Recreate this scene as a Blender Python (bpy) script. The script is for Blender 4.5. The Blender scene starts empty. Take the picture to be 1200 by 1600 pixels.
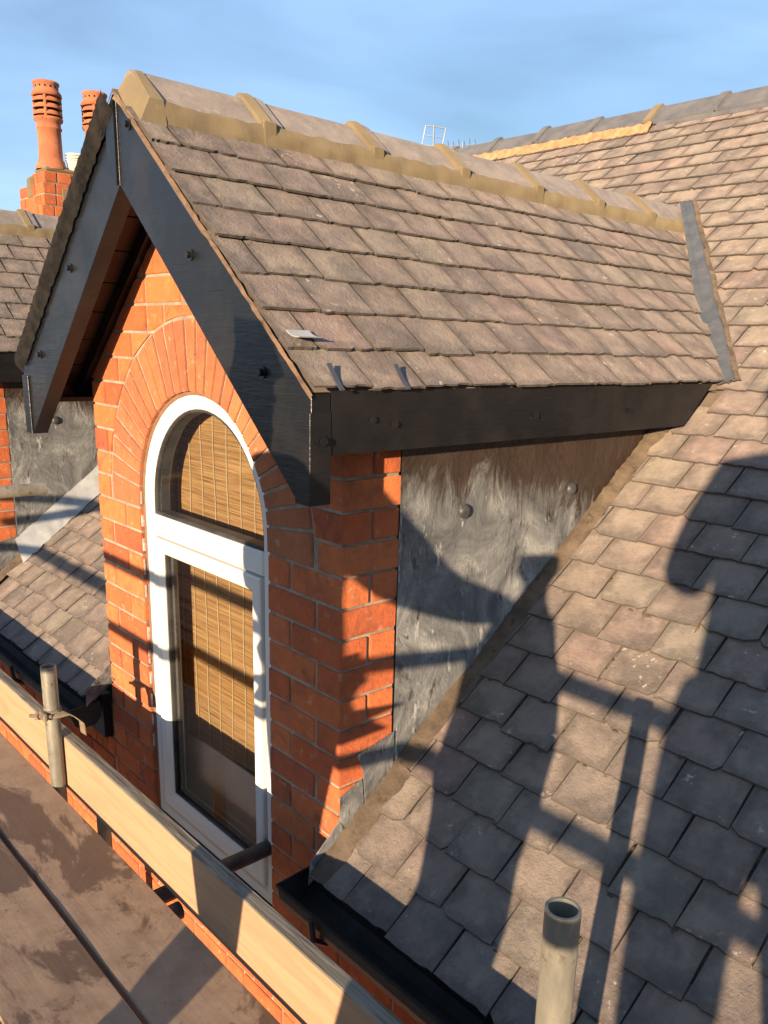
import bpy, math, random
from mathutils import Vector, Matrix, noise as mnoise
random.seed(7)
C = bpy.context.scene.collection
SC = bpy.context.scene
R = math.radians

# ---------------------------------------------------------------- camera
cam_d = bpy.data.cameras.new('camera'); cam = bpy.data.objects.new('camera', cam_d); C.objects.link(cam)
CAM = Vector((1.53444, -1.25148, 1.15006))
RT = Vector((0.673275, 0.738829, 0.028844)); DN = Vector((0.215127, -0.158418, -0.963651)); FW = Vector((-0.707404, 0.655008, -0.265601))
cam.matrix_world = Matrix(((RT.x, -DN.x, -FW.x, CAM.x), (RT.y, -DN.y, -FW.y, CAM.y), (RT.z, -DN.z, -FW.z, CAM.z), (0, 0, 0, 1)))
cam_d.sensor_fit = 'VERTICAL'; cam_d.sensor_height = 36.0
FPX = 1295.39; PPX = 613.23; PPY = 893.46
cam_d.lens = FPX / 1600 * 36.0
cam_d.shift_x = -(PPX - 600) / 1600; cam_d.shift_y = (PPY - 800) / 1600
cam_d.clip_start = 0.02; cam_d.clip_end = 500
SC.camera = cam
SC.render.resolution_x = 768; SC.render.resolution_y = 1024

def pix(P):
    v = Vector(P) - CAM; f = v.dot(FW)
    if f < 0.05: return None
    return PPX + FPX * v.dot(RT) / f, PPY + FPX * v.dot(DN) / f, f

# ---------------------------------------------------------------- sky, sun, exposure
SUN = Vector((-0.42, 0.896, -0.135)).normalized()       # the way the light travels
sun_el = math.asin(-SUN.z)
sun_az = math.atan2(-SUN.x, -SUN.y)                      # from +Y towards +X
W = bpy.data.worlds.new('World'); SC.world = W; W.use_nodes = True
wn = W.node_tree.nodes; wl = W.node_tree.links; wn.clear()
wo = wn.new('ShaderNodeOutputWorld'); wb = wn.new('ShaderNodeBackground'); sky = wn.new('ShaderNodeTexSky')
sky.sky_type = 'NISHITA'; sky.sun_disc = False; sky.sun_elevation = sun_el; sky.sun_rotation = sun_az
sky.air_density = 1.0; sky.dust_density = 0.2; sky.ozone_density = 2.4; sky.altitude = 50
# thin high cloud drawn out by the wind
tcw = wn.new('ShaderNodeTexCoord'); mpw = wn.new('ShaderNodeMapping'); mpw.inputs['Scale'].default_value = (1.0, 1.6, 5.5)
mpw.inputs['Rotation'].default_value = (0.10, 0.16, 0.6)
nzw = wn.new('ShaderNodeTexNoise'); nzw.inputs['Scale'].default_value = 1.5; nzw.inputs['Detail'].default_value = 6; nzw.inputs['Roughness'].default_value = 0.5
nzw.inputs['Distortion'].default_value = 0.5
crw = wn.new('ShaderNodeValToRGB'); crw.color_ramp.elements[0].position = 0.25; crw.color_ramp.elements[1].position = 0.85
crw.color_ramp.elements[0].color = (0.10, 0.10, 0.10, 1); crw.color_ramp.elements[1].color = (0.50, 0.50, 0.50, 1)
mxw = wn.new('ShaderNodeMix'); mxw.data_type = 'RGBA'; mxw.inputs[7].default_value = (7.8, 11.6, 18.6, 1)
wl.new(tcw.outputs['Generated'], mpw.inputs[0]); wl.new(mpw.outputs[0], nzw.inputs['Vector']); wl.new(nzw.outputs['Fac'], crw.inputs[0])
wl.new(crw.outputs[0], mxw.inputs[0]); wl.new(sky.outputs[0], mxw.inputs[6]); wl.new(mxw.outputs[2], wb.inputs[0]); wl.new(wb.outputs[0], wo.inputs[0])
wb.inputs[1].default_value = 0.055
sl = bpy.data.lights.new('sun', 'SUN'); so = bpy.data.objects.new('sun', sl); C.objects.link(so)
sl.energy = 5.0; sl.angle = R(0.55); sl.color = (1.0, 0.78, 0.54)
so.rotation_euler = SUN.to_track_quat('-Z', 'Y').to_euler(); so.location = (4, -8, 4)
SC.view_settings.view_transform = 'Standard'; SC.view_settings.look = 'None'; SC.view_settings.gamma = 1
SC.view_settings.use_curve_mapping = False
SC.view_settings.exposure = 1.3
SC.render.engine = 'CYCLES'

# ---------------------------------------------------------------- materials
class N:
    def __init__(s, name):
        s.m = bpy.data.materials.new(name); s.m.use_nodes = True; s.t = s.m.node_tree; s.n = s.t.nodes; s.l = s.t.links
        s.b = s.n['Principled BSDF']; s.tc = s.n.new('ShaderNodeTexCoord'); s.vec = s.tc.outputs['Object']
    def rnd(s):                       # per object (or per piece of a joined mesh) random number
        oi = s.n.new('ShaderNodeObjectInfo'); at = s.n.new('ShaderNodeAttribute'); at.attribute_name = 'rnd'
        a = s.math('ADD', oi.outputs['Random'], at.outputs['Fac']); return s.math('FRACT', a)
    def math(s, op, a, b=None, c=None, clamp=False):
        x = s.n.new('ShaderNodeMath'); x.operation = op; x.use_clamp = clamp
        for i, v in enumerate((a, b, c)):
            if v is None: continue
            if isinstance(v, (int, float)): x.inputs[i].default_value = v
            else: s.l.new(v, x.inputs[i])
        return x.outputs[0]
    def shift(s, r, k=31.0):          # offset the texture per piece
        c = s.n.new('ShaderNodeCombineXYZ'); s.l.new(s.math('MULTIPLY', r, k), c.inputs[0]); s.l.new(s.math('MULTIPLY', r, k * 1.7), c.inputs[1]); s.l.new(s.math('MULTIPLY', r, -k), c.inputs[2])
        a = s.n.new('ShaderNodeVectorMath'); s.l.new(s.vec, a.inputs[0]); s.l.new(c.outputs[0], a.inputs[1]); s.vec = a.outputs[0]
    def noise(s, scale, detail=5, rough=0.6, stretch=None, dist=0.0):
        x = s.n.new('ShaderNodeTexNoise'); x.inputs['Scale'].default_value = scale; x.inputs['Detail'].default_value = detail; x.inputs['Roughness'].default_value = rough; x.inputs['Distortion'].default_value = dist
        v = s.vec
        if stretch:
            mp = s.n.new('ShaderNodeMapping'); mp.inputs['Scale'].default_value = stretch; s.l.new(v, mp.inputs[0]); v = mp.outputs[0]
        s.l.new(v, x.inputs['Vector']); return x.outputs['Fac']
    def voro(s, scale, feature='F1', stretch=None):
        x = s.n.new('ShaderNodeTexVoronoi'); x.inputs['Scale'].default_value = scale; x.feature = feature
        s.l.new(s.vec, x.inputs['Vector']); return x.outputs['Distance']
    def ramp(s, f, stops):
        x = s.n.new('ShaderNodeValToRGB'); e = x.color_ramp.elements
        while len(e) < len(stops): e.new(0.5)
        for i, (p, c) in enumerate(stops):
            e[i].position = p; e[i].color = (c, c, c, 1) if isinstance(c, (int, float)) else (*c, 1)
        s.l.new(f, x.inputs[0]); return x.outputs[0]
    def mix(s, f, a, b, mode='MIX'):
        x = s.n.new('ShaderNodeMix'); x.data_type = 'RGBA'; x.blend_type = mode
        for i, v in ((0, f), (6, a), (7, b)):
            if isinstance(v, (int, float)): x.inputs[i].default_value = v if i == 0 else (v, v, v, 1)
            elif isinstance(v, tuple): x.inputs[i].default_value = (*v, 1)
            else: s.l.new(v, x.inputs[i])
        return x.outputs[2]
    def sep(s):
        x = s.n.new('ShaderNodeSeparateXYZ'); s.l.new(s.vec, x.inputs[0]); return x.outputs
    def bump(s, h, strength=0.4, dist=0.004, prev=None):
        x = s.n.new('ShaderNodeBump'); x.inputs['Strength'].default_value = strength; x.inputs['Distance'].default_value = dist
        s.l.new(h, x.inputs['Height'])
        if prev is not None: s.l.new(prev, x.inputs['Normal'])
        return x.outputs[0]
    def done(s, col=None, rough=None, normal=None, metal=0.0, spec=0.5, dr=0.6):
        b = s.b
        for k, v in (('Base Color', col), ('Roughness', rough)):
            if v is None: continue
            if isinstance(v, (int, float)): b.inputs[k].default_value = v
            elif isinstance(v, tuple): b.inputs[k].default_value = (*v, 1)
            else: s.l.new(v, b.inputs[k])
        if normal is not None: s.l.new(normal, b.inputs['Normal'])
        if 'Diffuse Roughness' in b.inputs: b.inputs['Diffuse Roughness'].default_value = dr
        b.inputs['Metallic'].default_value = metal; b.inputs['Specular IOR Level'].default_value = spec
        return s.m

def mat_slate(name, tint=(1, 1, 1)):
    s = N(name); r = s.rnd(); s.shift(r)
    tone = s.ramp(r, [(0.0, (0.215, 0.172, 0.142)), (0.2, (0.265, 0.212, 0.168)), (0.42, (0.235, 0.192, 0.160)), (0.6, (0.285, 0.205, 0.170)), (0.78, (0.250, 0.218, 0.170)), (0.92, (0.300, 0.245, 0.195)), (1.0, (0.165, 0.142, 0.128))])
    n1 = s.noise(14, 6, 0.65); n2 = s.noise(24, 7, 0.72, (1.5, 0.8, 1), 0.8); n3 = s.noise(6.5, 6, 0.65)
    c = s.mix(s.ramp(n1, [(0.38, 0.0), (0.66, 0.95)]), tone, s.mix(0.6, tone, (0.40, 0.325, 0.25)))
    c = s.mix(s.ramp(n3, [(0.46, 0.0), (0.62, 0.85)]), c, s.mix(0.6, tone, (0.115, 0.100, 0.090)))
    c = s.mix(s.ramp(n2, [(0.52, 0.0), (0.72, 0.6)]), c, s.mix(0.5, c, (0.095, 0.075, 0.062)))
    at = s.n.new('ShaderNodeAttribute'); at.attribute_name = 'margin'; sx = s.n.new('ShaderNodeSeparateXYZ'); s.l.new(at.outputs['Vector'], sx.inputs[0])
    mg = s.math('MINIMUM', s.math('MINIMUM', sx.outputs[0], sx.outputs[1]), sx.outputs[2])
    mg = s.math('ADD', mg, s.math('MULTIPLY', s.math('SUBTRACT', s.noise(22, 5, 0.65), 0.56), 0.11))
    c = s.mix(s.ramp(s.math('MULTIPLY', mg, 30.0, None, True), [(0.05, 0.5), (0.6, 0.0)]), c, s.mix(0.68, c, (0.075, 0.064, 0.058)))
    # pale lichen and lime spots
    li = s.math('MULTIPLY', s.ramp(s.noise(46, 4, 0.6), [(0.615, 0.0), (0.66, 1.0)]), s.ramp(s.noise(5, 3, 0.6), [(0.54, 0.0), (0.64, 0.9)]))
    c = s.mix(li, c, (0.56, 0.50, 0.41))
    c = s.mix(1.0, c, (0.73, 0.715, 0.72), 'MULTIPLY')
    if tint != (1, 1, 1): c = s.mix(1.0, c, tint, 'MULTIPLY')
    h = s.math('ADD', s.math('MULTIPLY', n2, 0.7), s.math('MULTIPLY', s.noise(95, 6, 0.75), 0.9)); h = s.math('ADD', h, s.math('MULTIPLY', n3, 1.2))
    rough = s.ramp(n1, [(0.3, 0.55), (0.7, 0.78)])
    return s.done(c, rough, s.bump(h, 0.75, 0.010), spec=0.2, dr=1.0)

def mat_brick(name, a, b, d, dirt=0.5):
    s = N(name); r = s.rnd(); s.shift(r)
    tone = s.ramp(r, [(0.0, a), (0.25, b), (0.4, (a[0] * .93, a[1] * .88, a[2] * .9)), (0.55, (b[0] * 1.03, b[1] * 1.08, b[2] * 1.05)), (0.7, a), (0.88, (a[0] * .9, a[1] * .9, a[2])), (1.0, d)])
    n1 = s.noise(18, 6, 0.65); n2 = s.noise(70, 4, 0.7); n3 = s.noise(7, 3, 0.5)
    c = s.mix(s.ramp(n1, [(0.40, 0.0), (0.72, 0.8)]), tone, s.mix(0.55, tone, (0.17, 0.055, 0.03)))
    c = s.mix(s.ramp(s.noise(11, 6, 0.7, None, 0.6), [(0.52, 0.0), (0.66, dirt * 1.3)]), c, s.mix(0.7, tone, (0.07, 0.035, 0.028)))
    c = s.mix(s.ramp(n2, [(0.64, 0.0), (0.72, 0.8)]), c, (0.06, 0.03, 0.025))
    pale = s.math('MULTIPLY', s.ramp(s.noise(30, 5, 0.6), [(0.60, 0), (0.72, 0.55)]), s.ramp(n3, [(0.3, 0.0), (0.46, 0.7)]))
    c = s.mix(pale, c, (0.56, 0.33, 0.22))
    h = s.math('ADD', n1, s.math('MULTIPLY', n2, 0.8))
    return s.done(c, 0.85, s.bump(h, 0.7, 0.006), spec=0.25, dr=1.0)

def mat_simple(name, c1, c2, scale=12, rough=0.8, bumpd=0.004, bs=0.4, stretch=None, spec=0.4, metal=0.0, spots=None):
    s = N(name); r = s.rnd(); s.shift(r)
    n = s.noise(scale, 6, 0.62, stretch); n2 = s.noise(scale * 5, 4, 0.6, stretch)
    c = s.mix(s.ramp(n, [(0.36, 0.0), (0.66, 1.0)]), c1, c2)
    if spots: c = s.mix(s.ramp(s.noise(scale * 2.3, 5, 0.65), [(0.58, 0.0), (0.68, 0.85)]), c, spots)
    h = s.math('ADD', n, s.math('MULTIPLY', n2, 0.6))
    return s.done(c, rough, s.bump(h, bs, bumpd), metal, spec)

M = {}
M['slate'] = mat_slate('slate')
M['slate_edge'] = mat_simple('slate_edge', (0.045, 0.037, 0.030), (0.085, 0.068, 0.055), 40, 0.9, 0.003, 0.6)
M['brick'] = mat_brick('red_brick', (0.4312, 0.1064, 0.0336), (0.4928, 0.1411, 0.0470), (0.3248, 0.0784, 0.0347))
M['arch'] = mat_brick('rubbed_brick', (0.3420, 0.1187, 0.0494), (0.3895, 0.1406, 0.0570), (0.2945, 0.0950, 0.0437), 0.3)
M['mortar'] = mat_simple('lime_mortar', (0.1870, 0.1445, 0.1062), (0.3230, 0.2677, 0.2040), 16, 0.9, 0.004, 0.6)
M['cement'] = mat_simple('sand_cement', (0.1419, 0.1056, 0.0561), (0.1881, 0.1419, 0.0792), 9, 0.9, 0.004, 0.5, (1, 1, 0.35))
M['orange_mortar'] = mat_simple('orange_mortar', (0.30, 0.155, 0.07), (0.42, 0.25, 0.13), 20, 0.95, 0.012, 0.9)
M['verge'] = mat_simple('verge_mortar', (0.08, 0.05, 0.032), (0.19, 0.115, 0.068), 30, 0.9)
M['fillet'] = mat_simple('dirty_fillet', (0.0712, 0.0485, 0.0316), (0.1370, 0.1001, 0.0658), 15, 0.85, 0.008, 0.8, None, 0.3, 0, (0.0527, 0.0343, 0.0237))
M['moss'] = mat_simple('dirt_and_moss', (0.055, 0.038, 0.024), (0.12, 0.085, 0.052), 60, 0.95, 0.004, 0.7)
M['ridge'] = mat_simple('ridge_tile', (0.1520, 0.1264, 0.1056), (0.2160, 0.1800, 0.1480), 12, 0.7, 0.004, 0.5, None, 0.4, 0, (0.2400, 0.2080, 0.1680))
M['ridge_dark'] = mat_simple('grey_ridge_tile', (0.0800, 0.0784, 0.0800), (0.1280, 0.1200, 0.1136), 10, 0.65, 0.003, 0.4)
def mat_black():
    s = N('black_gloss_paint'); r = s.rnd(); s.shift(r)
    g = s.noise(9, 6, 0.6, (1.0, 1.0, 9.0), 0.6); n = s.noise(6, 4, 0.6)
    c = s.mix(s.ramp(n, [(0.45, 0.0), (0.7, 1.0)]), (0.0072, 0.0069, 0.0072), (0.0144, 0.0126, 0.0114))
    rough = s.ramp(s.noise(3, 5, 0.65, (1, 1, 3)), [(0.3, 0.24), (0.7, 0.42)])
    sc = s.ramp(s.noise(26, 6, 0.7, (1, 1, 2.5)), [(0.66, 0.0), (0.74, 0.35)]); c = s.mix(sc, c, (0.06, 0.05, 0.042))
    return s.done(c, rough, s.bump(s.math('ADD', g, s.math('MULTIPLY', n, 2.0)), 0.4, 0.003), spec=0.4)
M['black'] = mat_black()
M['soffit'] = mat_simple('brown_soffit', (0.045, 0.020, 0.011), (0.075, 0.034, 0.017), 14, 0.5, 0.003, 0.3, (1, 0.3, 1))
M['upvc'] = mat_simple('white_upvc', (0.5780, 0.5567, 0.5100), (0.6120, 0.5950, 0.5483), 5, 0.28, 0.001, 0.1, None, 0.5)
M['sealant'] = mat_simple('brown_sealant', (0.16, 0.085, 0.05), (0.22, 0.12, 0.07), 20, 0.6)
M['residue'] = mat_simple('white_render_residue', (0.2560, 0.1440, 0.0960), (0.5120, 0.4640, 0.4160), 26, 0.9, 0.004, 0.6)
M['gasket'] = mat_simple('rubber_gasket', (0.02, 0.02, 0.02), (0.05, 0.05, 0.05), 9, 0.5)
def mat_lead(name, top=None):
    s = N(name); n = s.noise(4.2, 8, 0.72, (1, 1, 0.8), 1.6); n2 = s.noise(15, 8, 0.8, (1, 1, 0.34), 1.2); n3 = s.noise(60, 4, 0.6)
    c = s.ramp(n, [(0.30, (0.050, 0.050, 0.050)), (0.43, (0.120, 0.119, 0.115)), (0.55, (0.195, 0.192, 0.180)), (0.68, (0.33, 0.322, 0.29))])
    c = s.mix(s.math('MULTIPLY', s.ramp(n2, [(0.54, 0.0), (0.60, 0.9)]), s.ramp(s.noise(7, 3, 0.6), [(0.46, 0.0), (0.58, 1.0)])), c, (0.0190, 0.0150, 0.0122))
    c = s.mix(s.ramp(s.noise(24, 5, 0.7, (1, 1, 0.3)), [(0.60, 0.0), (0.635, 0.85)]), c, (0.4080, 0.3978, 0.3604))
    if top is not None:               # runs of brown-black paint that ran down from the fascia
        z = s.sep()[2]; e = s.math('ADD', z, s.math('MULTIPLY', s.math('SUBTRACT', n2, 0.5), 0.42))
        e = s.math('ADD', e, s.math('MULTIPLY', s.math('MAXIMUM', s.math('SUBTRACT', s.sep()[1], 0.50), 0.0), 0.24))
        f = s.ramp(s.math('MULTIPLY', s.math('SUBTRACT', e, top - 0.125), 7.0, None, True), [(0.1, 0.0), (0.75, 0.96)])
        c = s.mix(f, c, s.mix(n3, (0.0204, 0.0116, 0.0068), (0.0578, 0.0326, 0.0190)))
    h = s.math('ADD', n, s.math('MULTIPLY', n2, 0.5)); h = s.math('ADD', h, s.math('MULTIPLY', n3, 0.1))
    return s.done(c, s.ramp(n2, [(0.35, 0.42), (0.65, 0.62)]), s.bump(h, 0.7, 0.016), 0.2, 0.5)
M['lead'] = mat_lead('weathered_lead')
M['lead_cheek'] = mat_lead('stained_lead', 0.84)
M['lead_valley'] = mat_simple('grey_lead', (0.0701, 0.0743, 0.0784), (0.1073, 0.1093, 0.1093), 11, 0.5, 0.004, 0.5, None, 0.5, 0.2, (0.1403, 0.1238, 0.0990))
M['lead_dark'] = mat_simple('tarnished_lead', (0.035, 0.033, 0.032), (0.075, 0.072, 0.068), 30, 0.5, 0.003, 0.5, None, 0.4, 0.2)
M['gutter'] = mat_simple('black_gutter', (0.012, 0.012, 0.012), (0.028, 0.027, 0.025), 14, 0.45, 0.003, 0.4)
M['galv'] = mat_simple('galvanised_tube', (0.15, 0.138, 0.110), (0.29, 0.265, 0.205), 14, 0.5, 0.003, 0.5, (1, 1, 0.35), 0.5, 0.3, (0.10, 0.066, 0.04))
M['rust'] = mat_simple('rusty_steel', (0.1500, 0.1050, 0.0675), (0.2475, 0.2025, 0.1500), 30, 0.65, 0.003, 0.5, None, 0.4, 0.3, (0.1200, 0.0525, 0.0225))
M['steel_dark'] = mat_simple('dark_steel', (0.05, 0.045, 0.04), (0.10, 0.085, 0.07), 20, 0.55, 0.002, 0.4, None, 0.4, 0.4)
def mat_wood(name, a, b, dk, rough=0.75, gs=1.0, bs=0.4):
    s = N(name); r = s.rnd(); s.shift(r)
    g = s.noise(6 * gs, 6, 0.6, (0.35, 6.0, 6.0), 0.9); k = s.noise(3.5, 4, 0.55, (1, 2, 2)); f = s.noise(60, 3, 0.6, (0.1, 2, 2))
    c = s.mix(s.ramp(g, [(0.38, 0.0), (0.62, 1.0)]), a, b)
    c = s.mix(s.ramp(k, [(0.58, 0.0), (0.74, 0.6)]), c, dk)
    return s.done(c, rough, s.bump(s.math('ADD', g, s.math('MULTIPLY', f, 0.5)), bs, 0.003), spec=0.3)
M['toe'] = mat_wood('sawn_softwood', (0.3036, 0.1815, 0.1023), (0.3498, 0.2178, 0.1254), (0.2508, 0.1386, 0.0726))
M['toe_top'] = mat_wood('weathered_softwood', (0.1050, 0.0863, 0.0638), (0.2550, 0.2213, 0.1688), (0.1725, 0.1425, 0.1050), 0.85, 2.2, 0.8)
def mat_deck():
    s = N('stained_scaffold_board'); r = s.rnd(); s.shift(r)
    g = s.noise(5, 5, 0.6, (0.4, 5, 5)); n = s.noise(3.2, 7, 0.68, (0.8, 1.3, 1), 0.7); n2 = s.noise(13, 6, 0.65)
    c = s.mix(g, (0.2873, 0.1899, 0.1192), (0.3751, 0.2570, 0.1667))
    c = s.mix(s.ramp(n2, [(0.42, 0.0), (0.68, 0.65)]), c, (0.2075, 0.1341, 0.0850))
    w = s.ramp(n, [(0.515, 0.0), (0.57, 0.85)])
    c = s.mix(w, c, (0.0997, 0.0597, 0.0374))
    c = s.mix(s.ramp(s.noise(70, 3, 0.6), [(0.68, 0.0), (0.73, 0.7)]), c, (0.0559, 0.0372, 0.0272))
    return s.done(c, s.mix(w, 0.72, 0.5), s.bump(s.math('ADD', g, n2), 0.35, 0.003), spec=0.35)
M['deck'] = mat_deck()
def mat_reed():
    s = N('bamboo_reed'); r = s.rnd(); s.shift(r, 3.0)
    g = s.noise(1.0, 4, 0.65, (5, 1, 330)); g2 = s.noise(1.0, 3, 0.6, (1.2, 1, 90)); g3 = s.noise(3, 2, 0.5)
    c = s.ramp(g, [(0.30, (0.0680, 0.0326, 0.0109)), (0.45, (0.2040, 0.1122, 0.0408)), (0.58, (0.2856, 0.1666, 0.0666)), (0.75, (0.3536, 0.2312, 0.1020))])
    c = s.mix(s.ramp(g2, [(0.5, 0.0), (0.75, 0.6)]), c, (0.1360, 0.0714, 0.0258))
    return s.done(c, 0.6, s.bump(g, 0.8, 0.003), spec=0.3)
M['reed'] = mat_reed()
M['cord'] = mat_simple('blind_cord', (0.3500, 0.2660, 0.1540), (0.4060, 0.3150, 0.1890), 30, 0.8)
M['glass_reflection'] = mat_simple('painted_reflection', (0.72, 0.73, 0.76), (0.80, 0.80, 0.82), 8, 0.9)  # pale tone painted in place of the reflection in the glass
M['dark_room'] = mat_simple('dim_plaster', (0.22, 0.20, 0.18), (0.26, 0.24, 0.22), 4, 0.9)
def mat_glass():
    m = bpy.data.materials.new('window_glass'); m.use_nodes = True; n = m.node_tree.nodes; l = m.node_tree.links; n.clear()
    o = n.new('ShaderNodeOutputMaterial'); mx = n.new('ShaderNodeMixShader'); t = n.new('ShaderNodeBsdfTransparent'); g = n.new('ShaderNodeBsdfGlossy'); f = n.new('ShaderNodeFresnel')
    f.inputs[0].default_value = 1.62; g.inputs['Roughness'].default_value = 0.012; t.inputs[0].default_value = (0.93, 0.95, 0.95, 1)
    tc = n.new('ShaderNodeTexCoord'); nz = n.new('ShaderNodeTexNoise'); nz.inputs['Scale'].default_value = 2.2; b = n.new('ShaderNodeBump'); b.inputs['Strength'].default_value = 0.03; b.inputs['Distance'].default_value = 0.02
    l.new(tc.outputs['Object'], nz.inputs['Vector']); l.new(nz.outputs['Fac'], b.inputs['Height']); l.new(b.outputs[0], g.inputs['Normal'])
    l.new(f.outputs[0], mx.inputs[0]); l.new(t.outputs[0], mx.inputs[1]); l.new(g.outputs[0], mx.inputs[2]); l.new(mx.outputs[0], o.inputs[0]); return m
M['glass'] = mat_glass()
M['terracotta'] = mat_simple('terracotta', (0.3400, 0.1062, 0.0467), (0.4250, 0.1573, 0.0723), 9, 0.8, 0.003, 0.3, None, 0.3, 0, (0.2125, 0.0765, 0.0425))
M['pot_dark'] = mat_simple('pot_dark', (0.008, 0.007, 0.007), (0.016, 0.013, 0.012), 9, 0.9)  # near-black of the pot core and the painted vent openings
M['cream'] = mat_simple('cream_metal', (0.55, 0.52, 0.42), (0.62, 0.59, 0.5), 9, 0.5)
M['alu'] = mat_simple('grey_aluminium', (0.20, 0.21, 0.23), (0.28, 0.29, 0.31), 9, 0.45, 0.001, 0.1, None, 0.5, 0.6)
M['board'] = mat_simple('roof_boarding', (0.10, 0.075, 0.055), (0.15, 0.11, 0.08), 9, 0.9)
M['old_edge'] = mat_simple('blackened_slate_edge', (0.0045, 0.0036, 0.0032), (0.0203, 0.0162, 0.0126), 22, 0.95, 0.006, 0.9, None, 0.2)
M['dark_strip'] = mat_simple('dark_blue_grey', (0.035, 0.037, 0.045), (0.05, 0.052, 0.06), 9, 0.5)
M['tab'] = mat_simple('bright_lead_tab', (0.2700, 0.2700, 0.2625), (0.3750, 0.3750, 0.3600), 12, 0.45, 0.003, 0.3, None, 0.5, 0.3)
M['ground'] = mat_simple('yard_ground', (0.10, 0.095, 0.085), (0.16, 0.15, 0.13), 0.8, 0.9, 0.01, 0.4)
M['skin'] = mat_simple('skin', (0.46, 0.27, 0.19), (0.52, 0.31, 0.22), 12, 0.55)
M['jacket'] = mat_simple('navy_work_jacket', (0.022, 0.028, 0.05), (0.035, 0.042, 0.07), 14, 0.9)
M['fleece'] = mat_simple('grey_fleece', (0.10, 0.10, 0.105), (0.14, 0.14, 0.145), 14, 0.95)
M['trousers'] = mat_simple('dusty_black_trousers', (0.03, 0.029, 0.028), (0.055, 0.05, 0.045), 14, 0.9)
M['boots'] = mat_simple('tan_boots', (0.16, 0.09, 0.045), (0.22, 0.13, 0.07), 14, 0.7)
M['hair'] = mat_simple('brown_hair', (0.03, 0.018, 0.011), (0.05, 0.03, 0.018), 40, 0.6)
M['phone'] = mat_simple('black_phone', (0.012, 0.012, 0.013), (0.016, 0.016, 0.017), 5, 0.2)
M['sack_stand_in'] = mat_simple('woven_sack', (0.42, 0.41, 0.38), (0.52, 0.51, 0.48), 30, 0.85, 0.004, 0.6)

# ---------------------------------------------------------------- mesh helpers
def mesh(name, v, f, mat, mi=None, smooth=False):
    me = bpy.data.meshes.new(name); me.from_pydata([tuple(x) for x in v], [], f)
    for m in (mat if isinstance(mat, (list, tuple)) else [mat]): me.materials.append(M[m])
    if mi: me.polygons.foreach_set('material_index', mi)
    if smooth: me.polygons.foreach_set('use_smooth', [True] * len(f))
    me.update(); return me
def link(name, me, parent=None, loc=None, mw=None):
    o = bpy.data.objects.new(name, me); C.objects.link(o)
    if mw is not None: o.matrix_basis = mw
    elif loc is not None: o.location = loc
    if parent is not None: attach(o, parent)
    return o
WORLD = {}
def world_of(o):                      # things and parts here carry only their own basis and their parents'
    m = o.matrix_basis.copy()
    if o.parent: m = world_of(o.parent) @ o.matrix_parent_inverse @ m
    return m
def attach(o, parent):
    o.parent = parent; o.matrix_parent_inverse = world_of(parent).inverted()
def empty(name, loc, label, cat, group=None):
    o = bpy.data.objects.new(name, None); C.objects.link(o); o.location = loc; o.empty_display_size = 0.1
    return tag(o, label, cat, group)
def tag(o, label=None, cat=None, group=None, kind=None):
    if label: o['label'] = label
    if cat: o['category'] = cat
    if group: o['group'] = group
    if kind: o['kind'] = kind
    return o
def box_vf(a, b, bev=0.0):
    x0, y0, z0 = a; x1, y1, z1 = b
    if bev <= 0:
        v = [(x0, y0, z0), (x1, y0, z0), (x1, y1, z0), (x0, y1, z0), (x0, y0, z1), (x1, y0, z1), (x1, y1, z1), (x0, y1, z1)]
        return v, [(0, 3, 2, 1), (4, 5, 6, 7), (0, 1, 5, 4), (1, 2, 6, 5), (2, 3, 7, 6), (3, 0, 4, 7)]
    import bmesh
    bm = bmesh.new(); bmesh.ops.create_cube(bm, size=1.0)
    for q in bm.verts: q.co = Vector(((x0 + x1) / 2 + q.co.x * (x1 - x0), (y0 + y1) / 2 + q.co.y * (y1 - y0), (z0 + z1) / 2 + q.co.z * (z1 - z0)))
    bmesh.ops.bevel(bm, geom=bm.edges[:], offset=bev, segments=1, profile=0.5, affect='EDGES')
    bm.verts.index_update(); v = [q.co.copy() for q in bm.verts]; f = [tuple(q.index for q in p.verts) for p in bm.faces]; bm.free(); return v, f
def join_vf(parts):
    V = []; F = []
    for v, f in parts:
        k = len(V); V += list(v); F += [tuple(i + k for i in q) for q in f]
    return V, F
def boxes(name, bl, mat, parent=None, bev=0.0):
    v, f = join_vf([box_vf(a, b, bev) for a, b in bl]); return link(name, mesh(name, v, f, mat), parent)
def prism(poly, y0, y1, bev=0.0, axis='y'):
    """poly: list of (a, z) seen from the front (y0 side); extruded y0..y1; front edge chamfered by bev."""
    n = len(poly); ca = sum(p[0] for p in poly) / n; cz = sum(p[1] for p in poly) / n
    V = []; F = []
    def ring(y, s):
        k = len(V)
        for i, (a, z) in enumerate(poly):
            if s:
                d = math.hypot(a - ca, z - cz) or 1; q = s * 1.4
                a = a + (ca - a) / d * q; z = z + (cz - z) / d * q
            V.append((a, y, z))
        return k
    sg = 1 if y1 > y0 else -1
    ks = [ring(y0, bev), ring(y0 + sg * bev, 0), ring(y1, 0)] if bev else [ring(y0, 0), ring(y1, 0)]
    ar = sum(poly[i][0] * poly[(i + 1) % n][1] - poly[(i + 1) % n][0] * poly[i][1] for i in range(n)) * sg
    idx = list(range(n)) if ar > 0 else list(range(n))[::-1]
    F.append(tuple(ks[0] + i for i in idx)); F.append(tuple(ks[-1] + i for i in idx[::-1]))
    for a, b in zip(ks, ks[1:]):
        for j in range(n):
            i0, i1 = idx[j], idx[(j + 1) % n]; F.append((a + i1, a + i0, b + i0, b + i1))
    return V, F
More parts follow.
